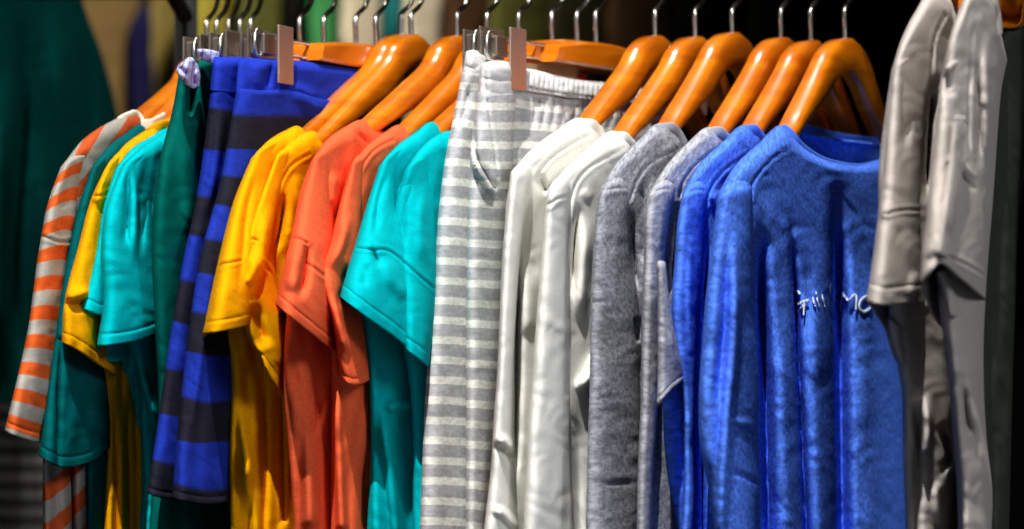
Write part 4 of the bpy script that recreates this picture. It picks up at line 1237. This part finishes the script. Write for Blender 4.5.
# ================================================================== stone grey tees and dark shirt at the right
SG = 'stone grey tees nearest the right edge'
for x0, th, lab, key in [(958, 24, 'orange wooden hanger inside the stone grey tee beside the blue sweatshirt', 'sa'),
                         (1000, 24, 'orange wooden hanger inside the stone grey tee next to the dark shirt', 'sb')]:
    hangers[key] = hanger(x0, railD(x0), th, lab, RIDGE[key], -38)
hangers['dk'] = hanger(1062, 1.06, 26, 'dark stained wooden hanger at the top right corner', RIDGE['dk'], -30, mat='wood_dark')
p = H['sa']
t = garment('grey_tee', 'stone grey tee overlapping the blue sweatshirt, sleeve hem lit from above', 't-shirt', p, SG)
cloth('body', p, [[(893, 70), (903, 38), (916, 12), (934, -12), (948, 0), (954, 28), (985, 50)],
                  [(887, 110), (899, 90), (914, 70), (932, 60), (945, 52), (962, 60), (985, 80)],
                  [(880, 200), (900, 200), (916, 200), (930, 200), (945, 200), (962, 200), (980, 200)],
                  [(893, 330), (902, 330), (914, 330), (926, 330), (940, 330), (955, 330), (975, 330)],
                  [(904, 400), (912, 400), (922, 400), (932, 400), (944, 400), (956, 400), (975, 400)],
                  [(905, 460), (914, 460), (924, 460), (934, 460), (946, 460), (957, 460), (975, 460)],
                  [(908, 535), (916, 535), (926, 535), (936, 535), (948, 535), (960, 535), (978, 535)]], M['stone'], t, T=.008, drape=(.0005, .03), seed=60,
      seams=[[(944, 14), (934, 36), (931, 62), (930, 110)]],
      folds=[([(934, 70), (928, 140), (925, 210)], -6, 5), ([(910, 380), (918, 440), (914, 529)], -2.5, 6), ([(925, 390), (927, 430), (922, 470)], 4, 4),
             ([(940, 420), (948, 460), (940, 480)], -4, 5), ([(950, 330), (950, 420)], -2, 6), ([(936, 480), (942, 520)], 3, 8)])
cloth('sleeve', p, [[(893, 70), (902, 56), (914, 50), (926, 56)],
                    [(888, 115), (898, 108), (911, 106), (924, 110)],
                    [(883, 180), (894, 178), (908, 178), (922, 180)],
                    [(876, 245), (890, 245), (906, 245), (922, 248)],
                    [(868, 301), (884, 305), (904, 303), (925, 302)]], M['stone'], t, T=.010, n0=.004, drape=(0, .03), seed=61, soft=0.008,
      back_rows=[[(893, 70), (902, 56), (914, 50), (926, 56)],
                    [(888, 115), (898, 108), (911, 106), (924, 110)],
                    [(883, 180), (894, 178), (908, 178), (922, 180)],
                    [(876, 245), (890, 245), (906, 245), (922, 248)],
                    [(869, 303), (884, 326), (902, 366), (924, 372)]],
      seams=[[(887, 214), (897, 211), (921, 210)]], hem=17,
      folds=[([(909, 60), (907, 100), (903, 160)], -1.5, 5), ([(914, 270), (910, 300)], 1.5, 5)])
cloth('cuff', p, [[(889, 318), (896, 322), (906, 325), (914, 326)],
                  [(892, 340), (898, 342), (904, 345), (913, 345)],
                  [(896, 352), (900, 356), (902, 362), (903, 368)]], M['stone'], t, T=.004, n0=.002, drape=(0, .02), seed=62,
      folds=[([(903, 330), (908, 338), (905, 348)], -4, 4)], topround=.1)
neckband(p, [(938, -12, .002), (945, -2, .006), (950, 12, .008), (953, 26, .009)], M['stone'], t)
p = H['sb']
t = garment('grey_tee', 'stone grey tee at the right with a buttoned tab on its rolled sleeve', 't-shirt', p, SG)
cloth('body', p, [[(946, 60), (953, 30), (962, 5), (975, -20), (990, -12), (997, 20), (1006, 60)],
                  [(942, 110), (952, 95), (965, 80), (978, 75), (986, 72), (992, 75), (1000, 90)],
                  [(935, 200), (946, 200), (958, 200), (970, 200), (980, 200), (987, 195), (992, 195)],
                  [(940, 300), (948, 300), (958, 300), (966, 300), (974, 300), (980, 300), (984, 300)],
                  [(948, 360), (954, 360), (961, 360), (967, 360), (972, 360), (977, 360), (982, 360)],
                  [(954, 430), (960, 430), (965, 430), (970, 430), (975, 432), (980, 434), (985, 436)],
                  [(958, 480), (964, 480), (970, 480), (976, 480), (982, 484), (988, 488), (991, 490)],
                  [(960, 535), (965, 535), (970, 535), (975, 535), (981, 535), (986, 535), (990, 535)]], M['stone'], t, T=.008, drape=(.0005, .03), seed=63,
      seams=[[(980, 2), (972, 30), (970, 60), (968, 110), (966, 170)]],
      folds=[([(974, 60), (980, 120), (978, 170)], -3, 3.5), ([(984, 30), (985, 90), (984, 170)], 2.5, 4), ([(966, 345), (971, 400), (984, 460), (988, 500)], 2, 5), ([(962, 380), (968, 440)], -1.5, 4)])
cloth('sleeve', p, [[(943, 75), (949, 62), (959, 56), (968, 62)],
                    [(938, 115), (946, 110), (957, 108), (967, 112)],
                    [(932, 170), (945, 168), (962, 168), (978, 174)],
                    [(927, 225), (942, 222), (964, 222), (984, 230)],
                    [(923, 262), (940, 260), (962, 268), (984, 282)],
                    [(922, 284), (938, 262), (960, 278), (984, 299)]], M['stone'], t, T=.011, n0=.004, drape=(0, .03), seed=64, soft=0.008,
      back_rows=[[(943, 75), (949, 62), (959, 56), (968, 62)],
                    [(938, 115), (946, 110), (957, 108), (967, 112)],
                    [(932, 170), (945, 168), (962, 168), (978, 174)],
                    [(927, 225), (942, 222), (964, 222), (984, 230)],
                    [(923, 262), (940, 260), (962, 268), (984, 282)],
                    [(926, 298), (940, 325), (960, 342), (982, 304)]],
      seams=[[(945, 255), (960, 262), (983, 275)]],
      folds=[([(948, 66), (947, 100)], -3, 5), ([(949, 165), (958, 175), (972, 188)], -3, 3), ([(949, 160), (960, 166), (974, 176)], 2, 3), ([(930, 255), (938, 242), (948, 235)], 2, 3)])
cloth('sleeve_tab', p, [[(954, 118), (958, 117), (963, 118), (966, 119)],
                        [(949, 165), (953, 165), (958, 166), (961, 167)],
                        [(944, 205), (948, 206), (952, 207), (955, 208)],
                        [(936, 252), (940, 254), (944, 256), (948, 256)]], M['stone'], t, T=.0012, n0=.0155, drape=(0, .03), seed=65, backT=.004)
cloth('cuff', p, [[(937, 272), (941, 268), (946, 270), (950, 276)],
                  [(944, 292), (948, 290), (952, 292), (955, 296)],
                  [(949, 312), (952, 316), (954, 317), (956, 316)]], M['stone'], t, T=.003, n0=.006, drape=(0, .02), seed=66)
neckband(p, [(980, -14, .004), (990, -8, .008), (996, 10, .009), (998, 30, .009)], M['stone'], t)

pk = hangers['dk']
t = garment('dark_shirt', 'dark olive shirt behind the stone grey tees at the right edge', 'shirt', pk, None)
cloth('body', pk, [[(962, 110), (975, 85), (992, 50), (1010, 25), (1028, 15), (1050, 20)],
                   [(962, 180), (975, 180), (990, 180), (1004, 180), (1012, 180), (1022, 180)],
                   [(966, 330), (978, 330), (990, 330), (1000, 330), (1008, 330), (1014, 330)],
                   [(970, 535), (980, 535), (990, 535), (998, 535), (1004, 535), (1008, 535)]], M['darkshirt'], t, T=.008, drape=(.002, .02), seed=67)
